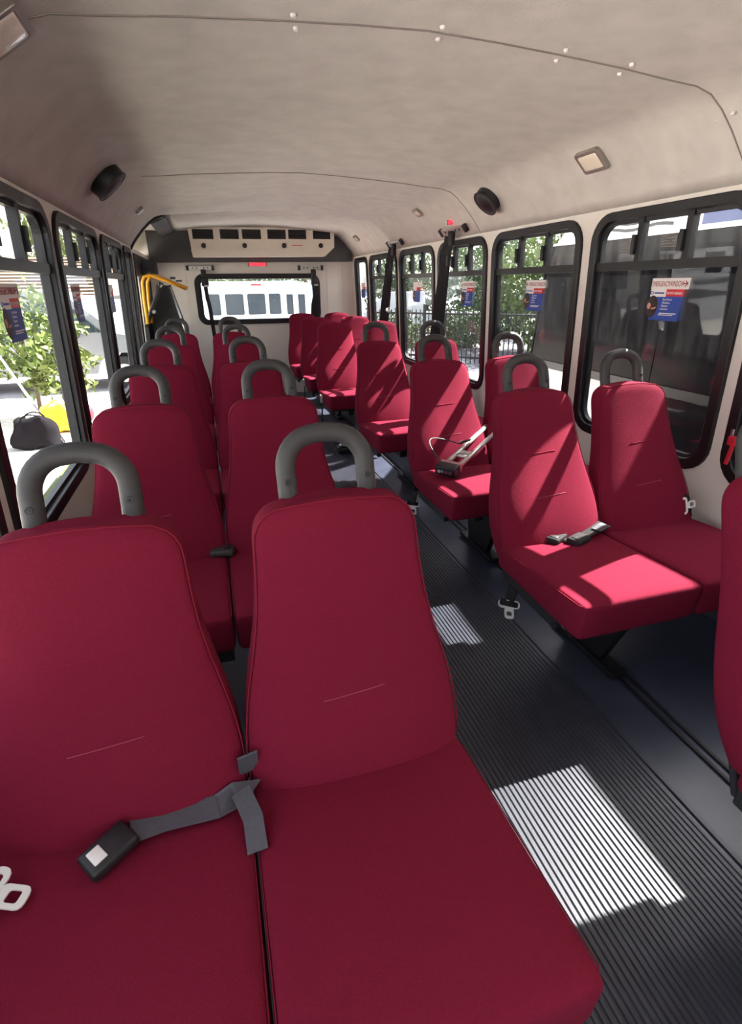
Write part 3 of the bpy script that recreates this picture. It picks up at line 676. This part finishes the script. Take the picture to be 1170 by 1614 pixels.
# hanging shoulder belts
def rail(parent, c, ux, n, L):
    # c centre, ux along rail, n pointing into the cabin
    c, ux, n = Vector(c), Vector(ux).normalized(), Vector(n).normalized(); up = n.cross(ux)
    R = Matrix((ux, n, up)).transposed()
    q = MB(); q.box(c, (L, .016, .045), R); q.build('anchor_rail', 'alu', parent, bevel=.002)
    for s in (-1, 1):
        q = MB(); q.box(c + ux * s * (L / 2 - .012) + n * .004, (.03, .026, .055), R); q.build('rail_end_cap', 'black', parent, bevel=.003)
    q = MB()
    for s in (-.55, -.25, .25, .55): q.cyl(c + ux * s * L / 2 + n * .006, c + ux * s * L / 2 + n * .013, .008, n=8)
    q.build('rail_bolt', 'black', parent)
def wall_belt(yc, ye, label, tong, L=.40):
    r = empty('shoulder_belt'); tag(r, label, 'belt')
    rail(r, (1.812, yc, 1.685), (0, 1, 0), (-.75, 0, -.6), L)
    q = MB(); q.rbox((1.80, yc, 1.63), (.04, .06, .10), .01, (2, 2, 2)); q.rbox((1.795, yc + (ye - yc) * .25, 1.50), (.035, .075, .11), .01, (2, 2, 2)); q.build('height_adjuster', 'black', r)
    m1 = yc + (ye - yc) * .2
    q = MB(); q.ribbon([(1.785, yc, 1.64), (1.780, m1, 1.50), (1.785, yc + (ye - yc) * .5, 1.20), (1.79, yc + (ye - yc) * .8, .9), (1.795, ye, .62)], .088, .005, [(-.4, 1, 0), (-.6, 1, 0), (-.8, .8, 0), (-.8, .7, 0), (-.8, .7, 0)]); q.build('webbing', 'web', r)
    q = MB(); q.ribbon([(1.775, m1, 1.47), (1.785, yc + (ye - yc) * .6 + .03, 1.15), (1.79, ye + .07, .62)], .08, .005, [(-.5, 1, 0), (-.7, .8, 0), (-.8, .7, 0)]); q.build('webbing', 'web', r)
    if tong:
        q = MB(); q.box((1.775, tong[0], tong[1]), (.012, .06, .03)); q.box((1.775, tong[0] - .035, tong[1]), (.012, .015, .05)); q.build('belt_tongue_plate', 'chrome', r, bevel=.002)
wall_belt(5.27, 5.60, 'black shoulder belt hanging from a rail between the rear right-hand windows', (5.38, 1.09))
wall_belt(3.96, 4.17, 'wide black shoulder belt hanging under the red ceiling light on the right', None, L=.43)
def rear_belt(xc, xe, label, wide):
    r = empty('shoulder_belt'); tag(r, label, 'belt')
    rail(r, (xc, 7.05, 1.52), (1, 0, 0), (0, -1, 0), .31)
    q = MB(); q.rbox((xc + .03, 7.03, 1.46), (.06, .05, .09), .012, (2, 2, 2)); q.rbox((xc + .035, 7.02, 1.37), (.085, .05, .10), .012, (2, 2, 2)); q.build('retractor', 'black', r)
    q = MB(); q.box((xc + .05, 6.995, 1.325), (.05, .012, .02)); q.build('belt_tongue_plate', 'chrome', r, bevel=.002)
    q = MB(); q.ribbon([(xc + .035, 7.015, 1.36), (xc + .04, 7.01, 1.2), ((xc + xe) / 2 + .02, 6.99, 1.1), (xe, 6.97, .75)], wide, .006, (1, .0, 0)); q.build('webbing', 'web', r)
rear_belt(.005, .075, 'black belt hanging over the left part of the rear window', .045)
rear_belt(1.32, 1.30, 'black belt hanging over the right part of the rear window', .07)

# ------------------------------------------------------------------ ceiling fittings
def ceil_frame(x, y):
    e = .01; z = ceil_z(x); t = Vector((e * 2, 0, ceil_z(x + e) - ceil_z(x - e))).normalized(); n = Vector((t.z, 0, -t.x))
    if n.z > 0: n = -n
    return Vector((x, y, z)), t, n
def lamp(x, y, lx, ly, label, tilt=0.0):
    p, t, n = ceil_frame(x, y); r = empty('ceiling_light', p); tag(r, label, 'ceiling light', 'small ceiling lamps')
    R = Matrix((t, Vector((0, 1, 0)), n)).transposed()
    if R.determinant() < 0: R = Matrix((-t, Vector((0, 1, 0)), n)).transposed()
    f = lambda a, b, d: tuple(R @ Vector((a, b, d)))
    q = MB(); q.ring(rrect(-lx, lx, -ly, ly, .012, 3), rrect(-lx + .016, lx - .016, -ly + .016, ly - .016, .006, 3), f, -.004, .020); q.build('lamp_bezel', 'lampframe', r, bevel=.003)
    q = MB(); q.rbox(R @ Vector((0, 0, .010)), (2 * lx - .03, 2 * ly - .03, .026), .009, (3, 3, 1), R); q.build('lamp_lens', 'lens', r)
lamp(1.70, 2.30, .052, .075, 'rectangular ceiling lamp above the largest right-hand window')
lamp(-.355, 1.62, .062, .075, 'rectangular ceiling lamp at the left photo edge')
lamp(1.675, 4.32, .035, .05, 'small ceiling lamp near the wide belt at the right')
lamp(-.37, 4.62, .03, .04, 'small ceiling lamp near the rear left corner')
lamp(1.72, 6.3, .035, .06, 'small ceiling lamp beside the charcoal rear panel')
def speaker(x, y, label, R0, hgt):
    p, t, n = ceil_frame(x, y); r = empty('speaker', p); tag(r, label, 'speaker', 'round ceiling speakers')
    B = Matrix((t, n.cross(t), n)).transposed()
    P = lambda a: tuple(B @ Vector(a))
    q = MB(); q.cyl(P((0, 0, -.01)), P((0, 0, hgt)), R0, R0 * .97, 36); q.build('speaker_ring', 'black', r, bevel=.004)
    q = MB()
    for rr in (.98, .80):
        q.tube([P((R0 * rr * math.cos(k * PI / 18), R0 * rr * math.sin(k * PI / 18), hgt)) for k in range(36)], .0045, 6, closed=True)
    q.build('speaker_trim', 'handle', r)
    q = MB(); vs = [P((0, 0, hgt + .014))]; N = 32
    for rr, hh in ((.35, .012), (.6, .008), (.78, .001)):
        vs += [P((R0 * rr * math.cos(2 * PI * k / N), R0 * rr * math.sin(2 * PI * k / N), hgt + hh)) for k in range(N)]
    fs = [(0, 1 + k, 1 + (k + 1) % N) for k in range(N)] + [(1 + j * N + k, 1 + j * N + (k + 1) % N, 1 + (j + 1) * N + (k + 1) % N, 1 + (j + 1) * N + k) for j in range(2) for k in range(N)]
    q.add(vs, fs, True); q.build('speaker_grille', 'vent', r)
speaker(1.725, 3.27, 'round black speaker on the right ceiling cove', .082, .045)
speaker(-.395, 3.20, 'round black speaker on the left ceiling cove', .088, .055)
def red_lamp(p, d, label):
    r = empty('warning_light', p); tag(r, label, 'warning light', 'red warning lights')
    q = MB(); q.rbox((0, 0, 0), d, .008, (3, 2, 2)); q.build('red_lens', 'red_glow', r)
    q = MB(); q.box((0, .012, .0), (d[0] * 1.1, .008, d[2] * 1.15)); q.build('lamp_base', 'black', r, bevel=.002)
red_lamp((.665, 6.945, 1.556), (.20, .022, .034), 'red glowing light strip above the rear window')
red_lamp((1.79, 3.95, 1.735), (.05, .045, .026), 'small red glowing light above the wide right-hand belt')

# ------------------------------------------------------------------ rear air conditioner
ac = empty('air_conditioner', (0, 6.8, 1.63)); tag(ac, 'cream air conditioner with six black vents above the rear window', 'air conditioner')
fa = lambda a, b, d: (a, d, b - 1.63)
q = MB(); q.prism([(-.078, 1.921), (1.580, 1.949), (1.573, 1.734), (1.452, 1.637), (-.055, 1.625)], fa, .0, .19); q.build('ac_shell', 'ac', ac, bevel=.008)
q = MB(); q.prism([(-.066, 1.70), (1.535, 1.705), (1.452, 1.637), (-.055, 1.625)], fa, -.022, .0); q.build('ac_lip', 'ac', ac, bevel=.008)
for (a, b) in ((-.033, .191), (.264, .469), (.507, .718), (.791, 1.002), (1.031, 1.240), (1.320, 1.529)):
    k = (a + b) / 2 * .011
    q = MB(); q.ring([(a - .006, 1.797 + k), (b + .006, 1.797 + k), (b + .006, 1.909 + k), (a - .006, 1.909 + k)], [(a, 1.804 + k), (b, 1.804 + k), (b, 1.902 + k), (a, 1.902 + k)], fa, -.008, .0)
    vo = q.build('air_vent', 'ac', ac)
    q = MB(); q.prism([(a, 1.804 + k), (b, 1.804 + k), (b, 1.902 + k), (a, 1.902 + k)], fa, -.003, -.001); q.build('vent_grille', 'vent', vo)
    q = MB()
    for z in (1.823, 1.843, 1.863, 1.883): q.box((( a + b) / 2, -.004, z + k - 1.63), (b - a, .012, .003), Matrix.Rotation(.6, 3, 'X'))
    q.build('vent_louvre', 'black', vo)
for a, b in ((.073, 1.741), (.526, 1.745), (.975, 1.749), (1.411, 1.753)):
    q = MB(); q.cyl(fa(a, b, .0), fa(a, b, -.02), .027, .024, 18); ko = q.build('control_knob', 'vent', ac)
q = MB(); q.box(fa(1.13, 1.751, -.001), (.13, .002, .008)); q.build('red_print', 'st_red', ac)

# ------------------------------------------------------------------ wheelchair lift
wl = empty('wheelchair_lift', (-.40, 6.3, 0)); tag(wl, 'folded black wheelchair lift with yellow handrails in the rear left corner', 'wheelchair lift')
V3 = lambda x_, y_, z_: (x_ + .40, y_ - 6.3, z_)
q = MB(); q.prism([(-.60, .04), (-.12, .04), (-.20, .75), (-.33, 1.33), (-.45, 1.35), (-.55, 1.0)], lambda a, b, d: V3(a, 6.32 + d, b), 0, .03); q.build('platform', 'metalblk', wl, bevel=.006)
q = MB(); q.prism([(-.16, .04), (-.09, .04), (-.18, .80), (-.31, 1.34), (-.36, 1.33)], lambda a, b, d: V3(a, 6.20 + d, b), 0, .10); q.build('platform_rail', 'black', wl, bevel=.008)
q = MB(); q.tube([V3(-.60, 6.1, .95), V3(-.52, 6.08, 1.10), V3(-.385, 6.06, 1.36)], .045, 8, flat=.02); q.build('lift_arm', 'handle', wl)
for p in ((-.40, 6.03, 1.335), (-.50, 6.05, 1.09)):
    q = MB(); q.cyl(V3(p[0], p[1] + .02, p[2]), V3(p[0], p[1] - .005, p[2]), .022, .018, 14); q.build('pivot_bolt', 'chrome', wl)
q = MB(); q.tube([V3(-.57, 6.0, .98), V3(-.565, 5.98, 1.2), V3(-.555, 5.98, 1.36), V3(-.53, 5.98, 1.415), V3(-.48, 5.98, 1.43), V3(-.32, 5.98, 1.375), V3(-.155, 5.98, 1.30)], .016, 10); q.build('handrail', 'yellow', wl)
q = MB(); q.tube([V3(-.545, 6.12, .98), V3(-.535, 6.1, 1.2), V3(-.52, 6.1, 1.36), V3(-.49, 6.1, 1.41), V3(-.45, 6.1, 1.43), V3(-.30, 6.1, 1.37), V3(-.14, 6.1, 1.305)], .016, 10); q.build('handrail', 'yellow', wl)
q = MB(); q.rbox(V3(-.52, 6.25, 1.50), (.17, .2, .14), .012, (2, 2, 2)); q.build('pump_box', 'black', wl)
q = MB(); q.rbox(V3(-.44, 6.22, 1.50), (.06, .12, .12), .012, (2, 2, 2)); q.build('pump_motor', 'handle', wl)
q = MB(); q.tube([V3(-.315, 6.16, 1.32), V3(-.24, 6.16, .95), V3(-.19, 6.16, .70)], .010, 8); q.build('gas_strut', 'chrome', wl)
q = MB(); q.box(V3(-.27, 6.0, 1.40), (.05, .05, .02)); q.box(V3(-.215, 6.0, 1.375), (.06, .03, .015)); q.build('latch', 'black', wl, bevel=.003)
q = MB(); q.box(V3(-.585, 6.35, .70), (.06, .10, 1.4)); q.build('lift_post', 'metalblk', wl, bevel=.006)

# ------------------------------------------------------------------ outside
GZ = -.80
M['asphalt'] = mat('asphalt', srgb(158, 158, 160), 0.9, noise=.12, nscale=3, bump=.3, bscale=60)
M['road'] = mat('road_asphalt', srgb(104, 106, 112), 0.9, noise=.15, nscale=3, bump=.3, bscale=60)
M['lawn'] = mat('lawn', srgb(84, 106, 34), 0.95, noise=.35, nscale=14, bump=.8, bscale=60)
M['concrete'] = mat('concrete', srgb(214, 208, 198), 0.9, noise=.05, nscale=2, bump=.2, bscale=40)
M['leafA'] = mat('leaf_yellow_green', srgb(88, 106, 42), 0.6, noise=.35, nscale=5)
M['leafB'] = mat('leaf_dark', srgb(70, 92, 48), 0.6, noise=.4, nscale=3)
M['bark'] = mat('bark', srgb(92, 78, 66), 0.9, noise=.2, nscale=12)
M['carpaint'] = mat('white_car_paint', srgb(214, 216, 218), 0.3, coat=.5)
M['buswhite'] = mat('white_bus_paint', srgb(240, 240, 240), 0.35); M['silver'] = mat('silver_van_paint', srgb(120, 123, 128), 0.35, coat=.4)
M['carglass'] = mat('car_glass', srgb(48, 58, 64), 0.12, spec=.3)
M['darkglass'] = mat('dark_bus_glass', srgb(12, 12, 17), 0.2, spec=.06)
M['tyre'] = mat('tyre', srgb(34, 34, 36), 0.8)
M['rooftile'] = mat('roof_tile', srgb(170, 140, 112), 0.9, noise=.15, nscale=4)
M['stucco'] = mat('stucco', srgb(214, 205, 190), 0.9, noise=.05)
M['busblue'] = mat('pale_blue_paint', srgb(176, 204, 232), 0.35)
g = MB(); g.box((0, 30, GZ - .05), (160, 160, .1)); tag(g.build('ground', 'asphalt'), 'grey asphalt ground outside the bus', 'ground', kind='structure')
g = MB(); g.box((23, 20, GZ + .01), (40, 60, .03)); tag(g.build('road', 'road'), 'grey road beyond the right-hand windows', 'road', kind='structure')
g = MB(); g.box((-1.28, 4.2, GZ + .01), (1.3, 9.2, .06)); tag(g.build('lawn', 'lawn'), 'strip of sunlit green lawn beside the bus', 'lawn', kind='structure')
g = MB(); g.box((-7.9, 4.2, GZ + .005), (11.9, 16.2, .07)); tag(g.build('sidewalk', 'concrete'), 'bright sunlit pale concrete pavement', 'pavement', kind='structure')

def leaves(mb, c, rad, n, size, shell=.55):
    c = np.array(c, float); rad = np.array(rad, float)
    d = RNG.normal(size=(n, 3)); d /= np.linalg.norm(d, axis=1)[:, None]
    rr = shell + (1 - shell) * RNG.random(n)
    lump = 1 + .22 * np.sin(d[:, 0] * 5 + 1.3) * np.sin(d[:, 1] * 6 + .4) + .15 * np.sin(d[:, 2] * 9)
    p = c + d * rad * (rr * lump)[:, None]
    a = RNG.normal(size=(n, 3)); a /= np.linalg.norm(a, axis=1)[:, None]
    b = np.cross(a, RNG.normal(size=(n, 3))); b /= np.linalg.norm(b, axis=1)[:, None]
    s = size * (.6 + .8 * RNG.random(n))[:, None]
    q = np.stack([p - a * s, p - b * s * .42, p + a * s, p + b * s * .42], 1).reshape(-1, 3)
    mb.add(q.tolist(), [(4 * i, 4 * i + 1, 4 * i + 2, 4 * i + 3) for i in range(n)])
def tree(name, x_, y_, hgt, blobs, n, size, label, leaf='leafB', group=None, trunk=.12):
    r = empty(name, (x_, y_, GZ)); tag(r, label, 'tree' if 'tree' in name else 'shrub', group)
    t = MB(); t.tube([(0, 0, 0), (.05, .03, hgt * .35), (-.04, 0, hgt * .7)], [trunk, trunk * .8, trunk * .4], 8)
    for k in range(5):
        a = k * 1.3; t.tube([(0, 0, hgt * (.2 + .08 * k)), (.3 * hgt * .4 * math.cos(a), .3 * hgt * .4 * math.sin(a), hgt * (.42 + .08 * k))], [trunk * .5, trunk * .2], 6)
    t.build('trunk', 'bark', r)
    l = MB()
    for (c, rad, k) in blobs: leaves(l, c, rad, int(n * k), size)
    o = l.build('foliage', leaf, r); o['kind'] = 'stuff'
    return r
GT = 'trees beyond the road on the right'
tl = [(9.9, 26.8), (11.4, 21.2), (10.9, 15.6), (15.8, 12.4), (16.3, 19.8), (14.6, 25.6), (21.0, 16.0), (16.9, 7.2)]
adj = ['tall dark tree seen through the narrow rear side window', 'dark tree behind the white truck on the right', 'leafy tree seen in the window with the left-pointing sticker', 'leafy tree seen just past the end of the dark parked bus', 'dark tree set back between the trees on the right', 'dark tree seen past the rear of the right-hand windows', 'broad dark tree set back behind the leafy trees', 'dark tree hidden mostly behind the parked bus']
for i, (x_, y_) in enumerate(tl):
    hh = 4.6 + .5 * ((i * 7) % 3)
    tree('background_tree', x_, y_, hh, [((0, 0, hh * .66), (1.9, 1.9, 1.5), .5), ((.6, -.5, hh * .42), (1.7, 1.6, 1.3), .35), ((-.7, .4, hh * .36), (1.5, 1.5, 1.2), .3), ((.2, -.3, .7), (1.5, 1.4, .75), .35)], 3600, .12, adj[i], 'leafB' if 'dark tree' in adj[i] else 'leafA', GT)
tree('garden_shrub', -3.0, 10.4, 2.3, [((0, 0, 1.35), (.95, .9, .75), .6), ((.5, -.3, .9), (.6, .6, .55), .3), ((-.6, .1, 1.6), (.6, .6, .5), .25)], 2600, .075, 'yellow-green shrub standing behind the bags outside the left windows', 'leafA', trunk=.04)
for i, (x_, y_) in enumerate(((-11.0, 30), (-5.4, 29.6), (-1.0, 34), (-19.5, 24))):
    tree('garden_tree', x_, y_, 6.0, [((0, 0, 4.4), (2.4, 2.2, 1.7), .6), ((.9, 0, 3.0), (1.8, 1.6, 1.2), .35)], 3200, .15, ['tree rising above the house roof on the left', 'tree behind the parked van, near the narrow left window', 'farthest tree on the left, behind the lift', 'tree at the far left behind the house'][i], 'leafA', 'trees above the house on the left')
tree('clipped_hedge_shrub', 9.0, 10.3, 1.2, [((0, 0, .6), (1.2, .9, .6), 1)], 2000, .07, 'low green shrub beneath the black fence on the right', 'leafA', trunk=.03)

# bags and pole on the pavement
GP = GZ + .04
def bag(x_, y_, m, d, label, name='tote_bag'):
    r = empty(name, (x_, y_, GP)); tag(r, label, 'bag')
    q = MB(); q.rbox((0, 0, d[2] / 2), d, .09, (6, 5, 5), fn=lambda v: (v.x * (1 - .35 * (v.z / d[2] + .5)) + .02 * math.sin(v.z * 19), v.y * (1 - .5 * (v.z / d[2] + .5)) + .02 * math.sin(v.x * 23), v.z + .02 * math.sin(v.x * 15)))
    q.build('bag_body', m, r)
    for s in (-1, 1):
        q = MB(); q.tube([(d[0] * .20 * math.cos(PI * k / 8), s * d[1] * .22, d[2] * .9 + .10 * math.sin(PI * k / 8)) for k in range(9)], .010, 6); q.build('bag_strap', m, r)
M['darkbag'] = mat('dark_fabric', srgb(22, 22, 25), .9, noise=.2, nscale=10, spec=.05); M['yellowbag'] = mat('yellow_plastic', srgb(236, 188, 40), .5, noise=.15, nscale=8); M['redwhite'] = mat('red_print', srgb(214, 40, 56), .5)
M['orange'] = mat('orange_paint', srgb(232, 140, 60), .5)
bag(-2.50, 8.25, 'darkbag', (.66, .40, .42), 'dark grey bag on the bright pavement outside the left windows')
bag(-2.42, 9.15, 'yellowbag', (.62, .40, .40), 'yellow bag behind the dark bag outside', 'shopping_bag')
r = empty('helmet', (-2.22, 9.65, GP)); tag(r, 'white and red helmet-shaped item beside the yellow bag outside', 'helmet')
q = MB(); q.rbox((0, 0, .20), (.44, .40, .40), .19, (3, 3, 3)); q.build('shell', 'st_white', r)
q = MB(); q.rbox((.14, -.10, .17), (.2, .26, .28), .10, (3, 3, 3)); q.build('red_side', 'redwhite', r)
r = empty('pole', (-2.75, 8.6, GP)); tag(r, 'long thin pole leaning over the bags outside', 'pole')
q = MB(); q.tube([(-.35, .9, 1.15), (.15, .2, .5)], .018, 8); q.build('white_shaft', 'white_metal', r)
q = MB(); q.tube([(.15, .2, .5), (.62, -.45, -.02)], .013, 8); q.build('grey_shaft', 'handle', r)

def vehicle(name, loc, rz, prof, wid, wins, wheels, label, m='carpaint', cat='car', extra=None):
    r = empty(name, loc, rz); tag(r, label, cat)
    f = lambda a, b, d: (a, d, b)
    q = MB(); q.prism(prof, f, -wid / 2, wid / 2); q.build('body', m, r, bevel=.05)
    for w in wins:
        q = MB(); q.prism(w, f, -wid / 2 - .012, -wid / 2 + .01); q.build('side_window', 'carglass', r, bevel=.004)
    for a in wheels:
        for s in (-1, 1):
            q = MB(); q.cyl((a, s * (wid / 2 - .14), .34), (a, s * (wid / 2 + .01), .34), .36, n=24); wo = q.build('wheel', 'tyre', r, bevel=.02)
            q = MB(); q.cyl((a, s * (wid / 2 + .005), .34), (a, s * (wid / 2 + .022), .34), .22, .19, 16); q.build('hub', 'alu', wo)
    if extra: extra(r)
    return r
vanp = [(-2.6, .35), (-2.6, 1.9), (-2.4, 2.05), (.55, 2.05), (.9, 1.95), (1.75, 1.18), (2.55, 1.0), (2.7, .8), (2.7, .35), (2.3, .35), (2.2, .62), (1.9, .78), (1.6, .78), (1.3, .62), (1.2, .35), (-1.1, .35), (-1.2, .62), (-1.5, .78), (-1.8, .78), (-2.1, .62), (-2.2, .35)]
def van_extra(r):
    q = MB(); q.prism([(.95, 1.90), (1.72, 1.20), (1.66, 1.16), (.90, 1.86)], lambda a, b, d: (a, d, b), -.82, .82); q.build('windscreen', 'carglass', r)
    q = MB(); q.rbox((.95, -1.02, 1.25), (.12, .18, .26), .04, (2, 2, 2)); q.build('wing_mirror', 'black', r)
    q = MB(); q.box((.2, -.905, .72), (2.0, .02, .05)); q.build('side_strip', 'handle', r, bevel=.005)
    q = MB(); q.box((.55, -.91, 1.06), (.16, .02, .035)); q.build('door_handle', 'black', r, bevel=.005)
vehicle('van', (-3.65, 14.0, GZ), 0, vanp, 1.8, [[(-2.3, 1.22), (-1.0, 1.22), (-1.0, 1.85), (-2.3, 1.85)], [(-.9, 1.22), (-.05, 1.22), (-.05, 1.85), (-.9, 1.85)], [(.05, 1.22), (1.45, 1.22), (.85, 1.82), (.05, 1.85)]], (-1.65, 1.75), 'silver-white van parked outside the left windows, front to the right', m='silver', extra=van_extra, cat='van')
trk = [(-2.6, .45), (-2.6, 1.15), (-.5, 1.15), (-.45, 1.85), (.9, 1.85), (1.55, 1.22), (2.6, 1.12), (2.75, .9), (2.75, .45), (2.3, .45), (2.1, .75), (1.5, .75), (1.3, .45), (-1.2, .45), (-1.4, .75), (-2.0, .75), (-2.2, .45)]
vehicle('pickup_truck', (7.4, 19.5, GZ), 2.75, trk, 1.85, [[(-.3, 1.22), (.35, 1.22), (.35, 1.75), (-.3, 1.75)], [(.42, 1.22), (1.4, 1.22), (.85, 1.75), (.42, 1.75)]], (-1.7, 1.8), 'white pickup truck parked beyond the right rear windows', cat='truck')

# house behind the shrub
hs_ = empty('house', (-9.0, 22.0, GZ)); tag(hs_, 'pale house with brown tiled roof behind the van on the left', 'house')
q = MB(); q.box((0, 0, .97), (11, 6, 1.94)); q.build('house_wall', 'stucco', hs_)
q = MB(); q.prism([(-3.9, 1.85), (3.9, 1.85), (0, 3.05)], lambda a, b, d: (d, a, b), -6.2, 6.2); q.build('roof', 'rooftile', hs_)
q = MB()
for k in range(12): q.box((0, -3.75 + .31 * k, 1.92 + .0955 * k), (12.4, .05, .05))
q.build('tile_course', 'bark', hs_)
q = MB(); q.box((0, -3.95, 1.8), (12.5, .1, .2)); q.build('fascia', 'st_white', hs_)
for k in (-3, 0.5, 3.6):
    q = MB(); q.box((k, -3.02, 1.05), (1.2, .06, 1.1)); wo = q.build('house_window', 'st_white', hs_)
    q = MB(); q.box((k, -3.06, 1.05), (1.05, .03, .95)); q.build('window_pane', 'carglass', wo)

# bus behind, seen through the rear window
bb = empty('parked_bus', (0, 20, GZ - .2)); tag(bb, 'white bus parked crosswise behind the rear window', 'bus')
k20 = 20 / 13.0
def R20(x_, z_): return (x_ * k20, CAM_H + (z_ - CAM_H) * k20 - GZ + .2)
f = lambda a, b, d: (a, d, b)
top = R20(0, 1.40)[1]
q = MB(); q.prism([(-1.2, .3), (4.5, .3), (4.5, top - .45), (3.95, top - .12), (3.2, top + .02), (-1.2, top + .02)], f, 0, 2.2); q.build('body', 'carpaint', bb, bevel=.04)
q = MB(); q.prism([(2.45, top - .30), (4.4, top - .42), (3.95, top - .14), (3.2, top - .0), (2.45, top - .0)], f, -.02, 0); q.build('roof_cap', 'busblue', bb)
q = MB(); q.box((.6, -.015, top - .22), (3.4, .03, .03)); q.build('roof_rail', 'busblue', bb)
for a, b in ((.069, .37), (.44, .885), (.93, 1.37), (1.41, 1.72)):
    (xa, z1), (xb, z0) = R20(a, 1.172), R20(b, .69)
    q = MB(); q.ring(rrect(xa, xb, z0, z1, .08, 4), rrect(xa + .03, xb - .03, z0 + .03, z1 - .03, .06, 4), f, -.03, .0); wo = q.build('bus_window', 'alu', bb)
    q = MB(); q.prism(rrect(xa + .02, xb - .02, z0 + .02, z1 - .02, .07, 4), f, -.012, 0); q.build('window_glass', 'carglass', wo)
for a, b in ((1.80, 2.02), (2.07, 2.30)):
    (xa, z1), (xb, z0) = R20(a, 1.17), R20(b, .60)
    q = MB(); q.ring([(xa, z0), (xb, z0), (xb, z1), (xa, z1)], [(xa + .05, z0 + .15), (xb - .05, z0 + .15), (xb - .05, z1 - .06), (xa + .05, z1 - .06)], f, -.04, 0); wo = q.build('bus_door', 'st_white', bb)
    q = MB(); q.prism([(xa + .05, z0 + .15), (xb - .05, z0 + .15), (xb - .05, z1 - .06), (xa + .05, z1 - .06)], f, -.015, 0); q.build('door_glass', 'carglass', wo)
q = MB(); q.box((1.8, -.02, top - .1), (.35, .04, .05)); q.build('marker_light', 'red_plastic', bb)
for a in (-.4, 3.9):
    q = MB(); q.cyl((a, -.05, .45), (a, .3, .45), .45, n=24); q.build('wheel', 'tyre', bb)
tree('rear_tree', 4.5, 25.5, 5.2, [((0, 0, 3.4), (2.5, 2, 1.6), .6), ((-2.5, .3, 3.0), (2.2, 1.6, 1.4), .4)], 2600, .14, 'tree above the white bus behind the rear window', 'leafB')

# dark-windowed bus alongside on the right
nb = empty('tour_bus', (3.3, 1.5, GZ)); tag(nb, 'white bus with dark windows parked close along the right side', 'bus')
fnb = lambda a, b, d: (d, a - 1.5, b - GZ)
q = MB(); q.prism([(-4.5, -.45), (5.02, -.45), (5.06, .42), (4.93, 1.42), (4.82, 1.67), (4.15, 2.28), (3.8, 2.52), (-4.5, 2.52)], fnb, 0, 2.3); q.build('body', 'buswhite', nb, bevel=.012)
q = MB(); q.prism([(5.042, .62), (4.94, 1.41), (4.84, 1.64), (4.86, 1.66), (4.965, 1.42), (5.065, .62)], fnb, -.02, 2.25); q.build('windscreen', 'darkglass', nb)
for a, b in ((4.34, 4.93), (3.37, 4.33), (2.40, 3.36), (1.43, 2.39), (.46, 1.42), (-.5, .45)):
    q = MB()
    pts = [(a, .60), (5.025, .60), (4.925, 1.40), (4.83, 1.64), (a, 1.64)] if b > 4.5 else [(a, .60), (b, .60), (b, 1.64), (a, 1.64)]
    q.prism(pts, fnb, -.02, 0); q.build('tinted_window', 'darkglass', nb, bevel=.004)
q = MB(); q.prism([(-4.5, .58), (4.9, .58), (4.84, 1.65), (-4.5, 1.65)], fnb, -.008, .01); q.build('window_backing', 'darkglass', nb)
q = MB(); q.prism([(-4.5, .53), (5.0, .53), (5.0, .60), (-4.5, .60)], fnb, -.035, 0); q.build('black_rail', 'frame', nb, bevel=.008)
q = MB(); q.prism([(-4.5, 1.645), (4.85, 1.645), (4.84, 1.665), (-4.5, 1.665)], fnb, -.03, 0); q.build('drip_rail', 'alu', nb)
q = MB()
for zz in (1.70, 1.745, 1.79):
    P = [(3.45 + .08 * k, zz + .012 * math.sin(k * .9)) for k in range(9)]
    q.prism(P + [(a, b + .022) for a, b in reversed(P)], fnb, -.006, 0)
    P = [(2.2 + .08 * k, zz + .012 * math.sin(k * .9 + 1)) for k in range(9)]
    q.prism(P + [(a, b + .022) for a, b in reversed(P)], fnb, -.006, 0)
q.build('stripe_graphic', 'handle', nb)
q = MB(); q.prism([(4.12, 1.68), (4.34, 1.68), (4.32, 1.86), (4.12, 1.86)], fnb, -.006, 0); q.prism([(2.9, 1.68), (3.2, 1.68), (3.2, 1.84), (2.9, 1.84)], fnb, -.006, 0); q.build('blue_graphic', mat('navy_paint', srgb(60, 72, 110), .4), nb)
q = MB(); q.prism([(1.2, -.40), (3.35, -.40), (3.35, .52), (1.2, .52)], fnb, -.015, 0); q.build('lower_dark_panel', 'darkglass', nb, bevel=.01)  # plain dark panel laid over part of the white lower side
q = MB(); q.cyl((-.02, 2.3, .45), (.3, 2.3, .45), .46, n=24); q.build('wheel', 'tyre', nb)
for (x_, y_, lb) in ((5.6, 16.6, 'low green shrub in front of the white pickup, nearer the rear of the bus'), (8.6, 17.3, 'low green shrub in front of the white pickup, behind the black fence')):
    tree('roadside_shrub', x_, y_, 1.3, [((0, 0, .65), (1.3, .9, .65), 1)], 2200, .07, lb, 'leafB', 'low shrubs by the pickup', trunk=.03)
# fence
fe = empty('fence', (7.2, 13.6, GZ)); tag(fe, 'black metal railing fence beyond the road on the right', 'fence')
dirf = Vector((.72, -.69, 0))
q = MB()
for k in range(70):
    p = dirf * (k * .13 - 3.5); q.box((p.x, p.y, .75), (.022, .022, 1.4))
o = q.build('fence_bar', 'metalblk', fe); o['kind'] = 'stuff'
for zz in (.2, 1.35):
    q = MB(); q.tube([dirf * -3.5 + Vector((0, 0, zz)), dirf * 5.6 + Vector((0, 0, zz))], .025, 4); q.build('fence_rail', 'metalblk', fe)
for k in range(6):
    p = dirf * (-3.5 + 1.82 * k); q = MB(); q.box((p.x, p.y, .8), (.07, .07, 1.6)); q.build('fence_post', 'metalblk', fe)
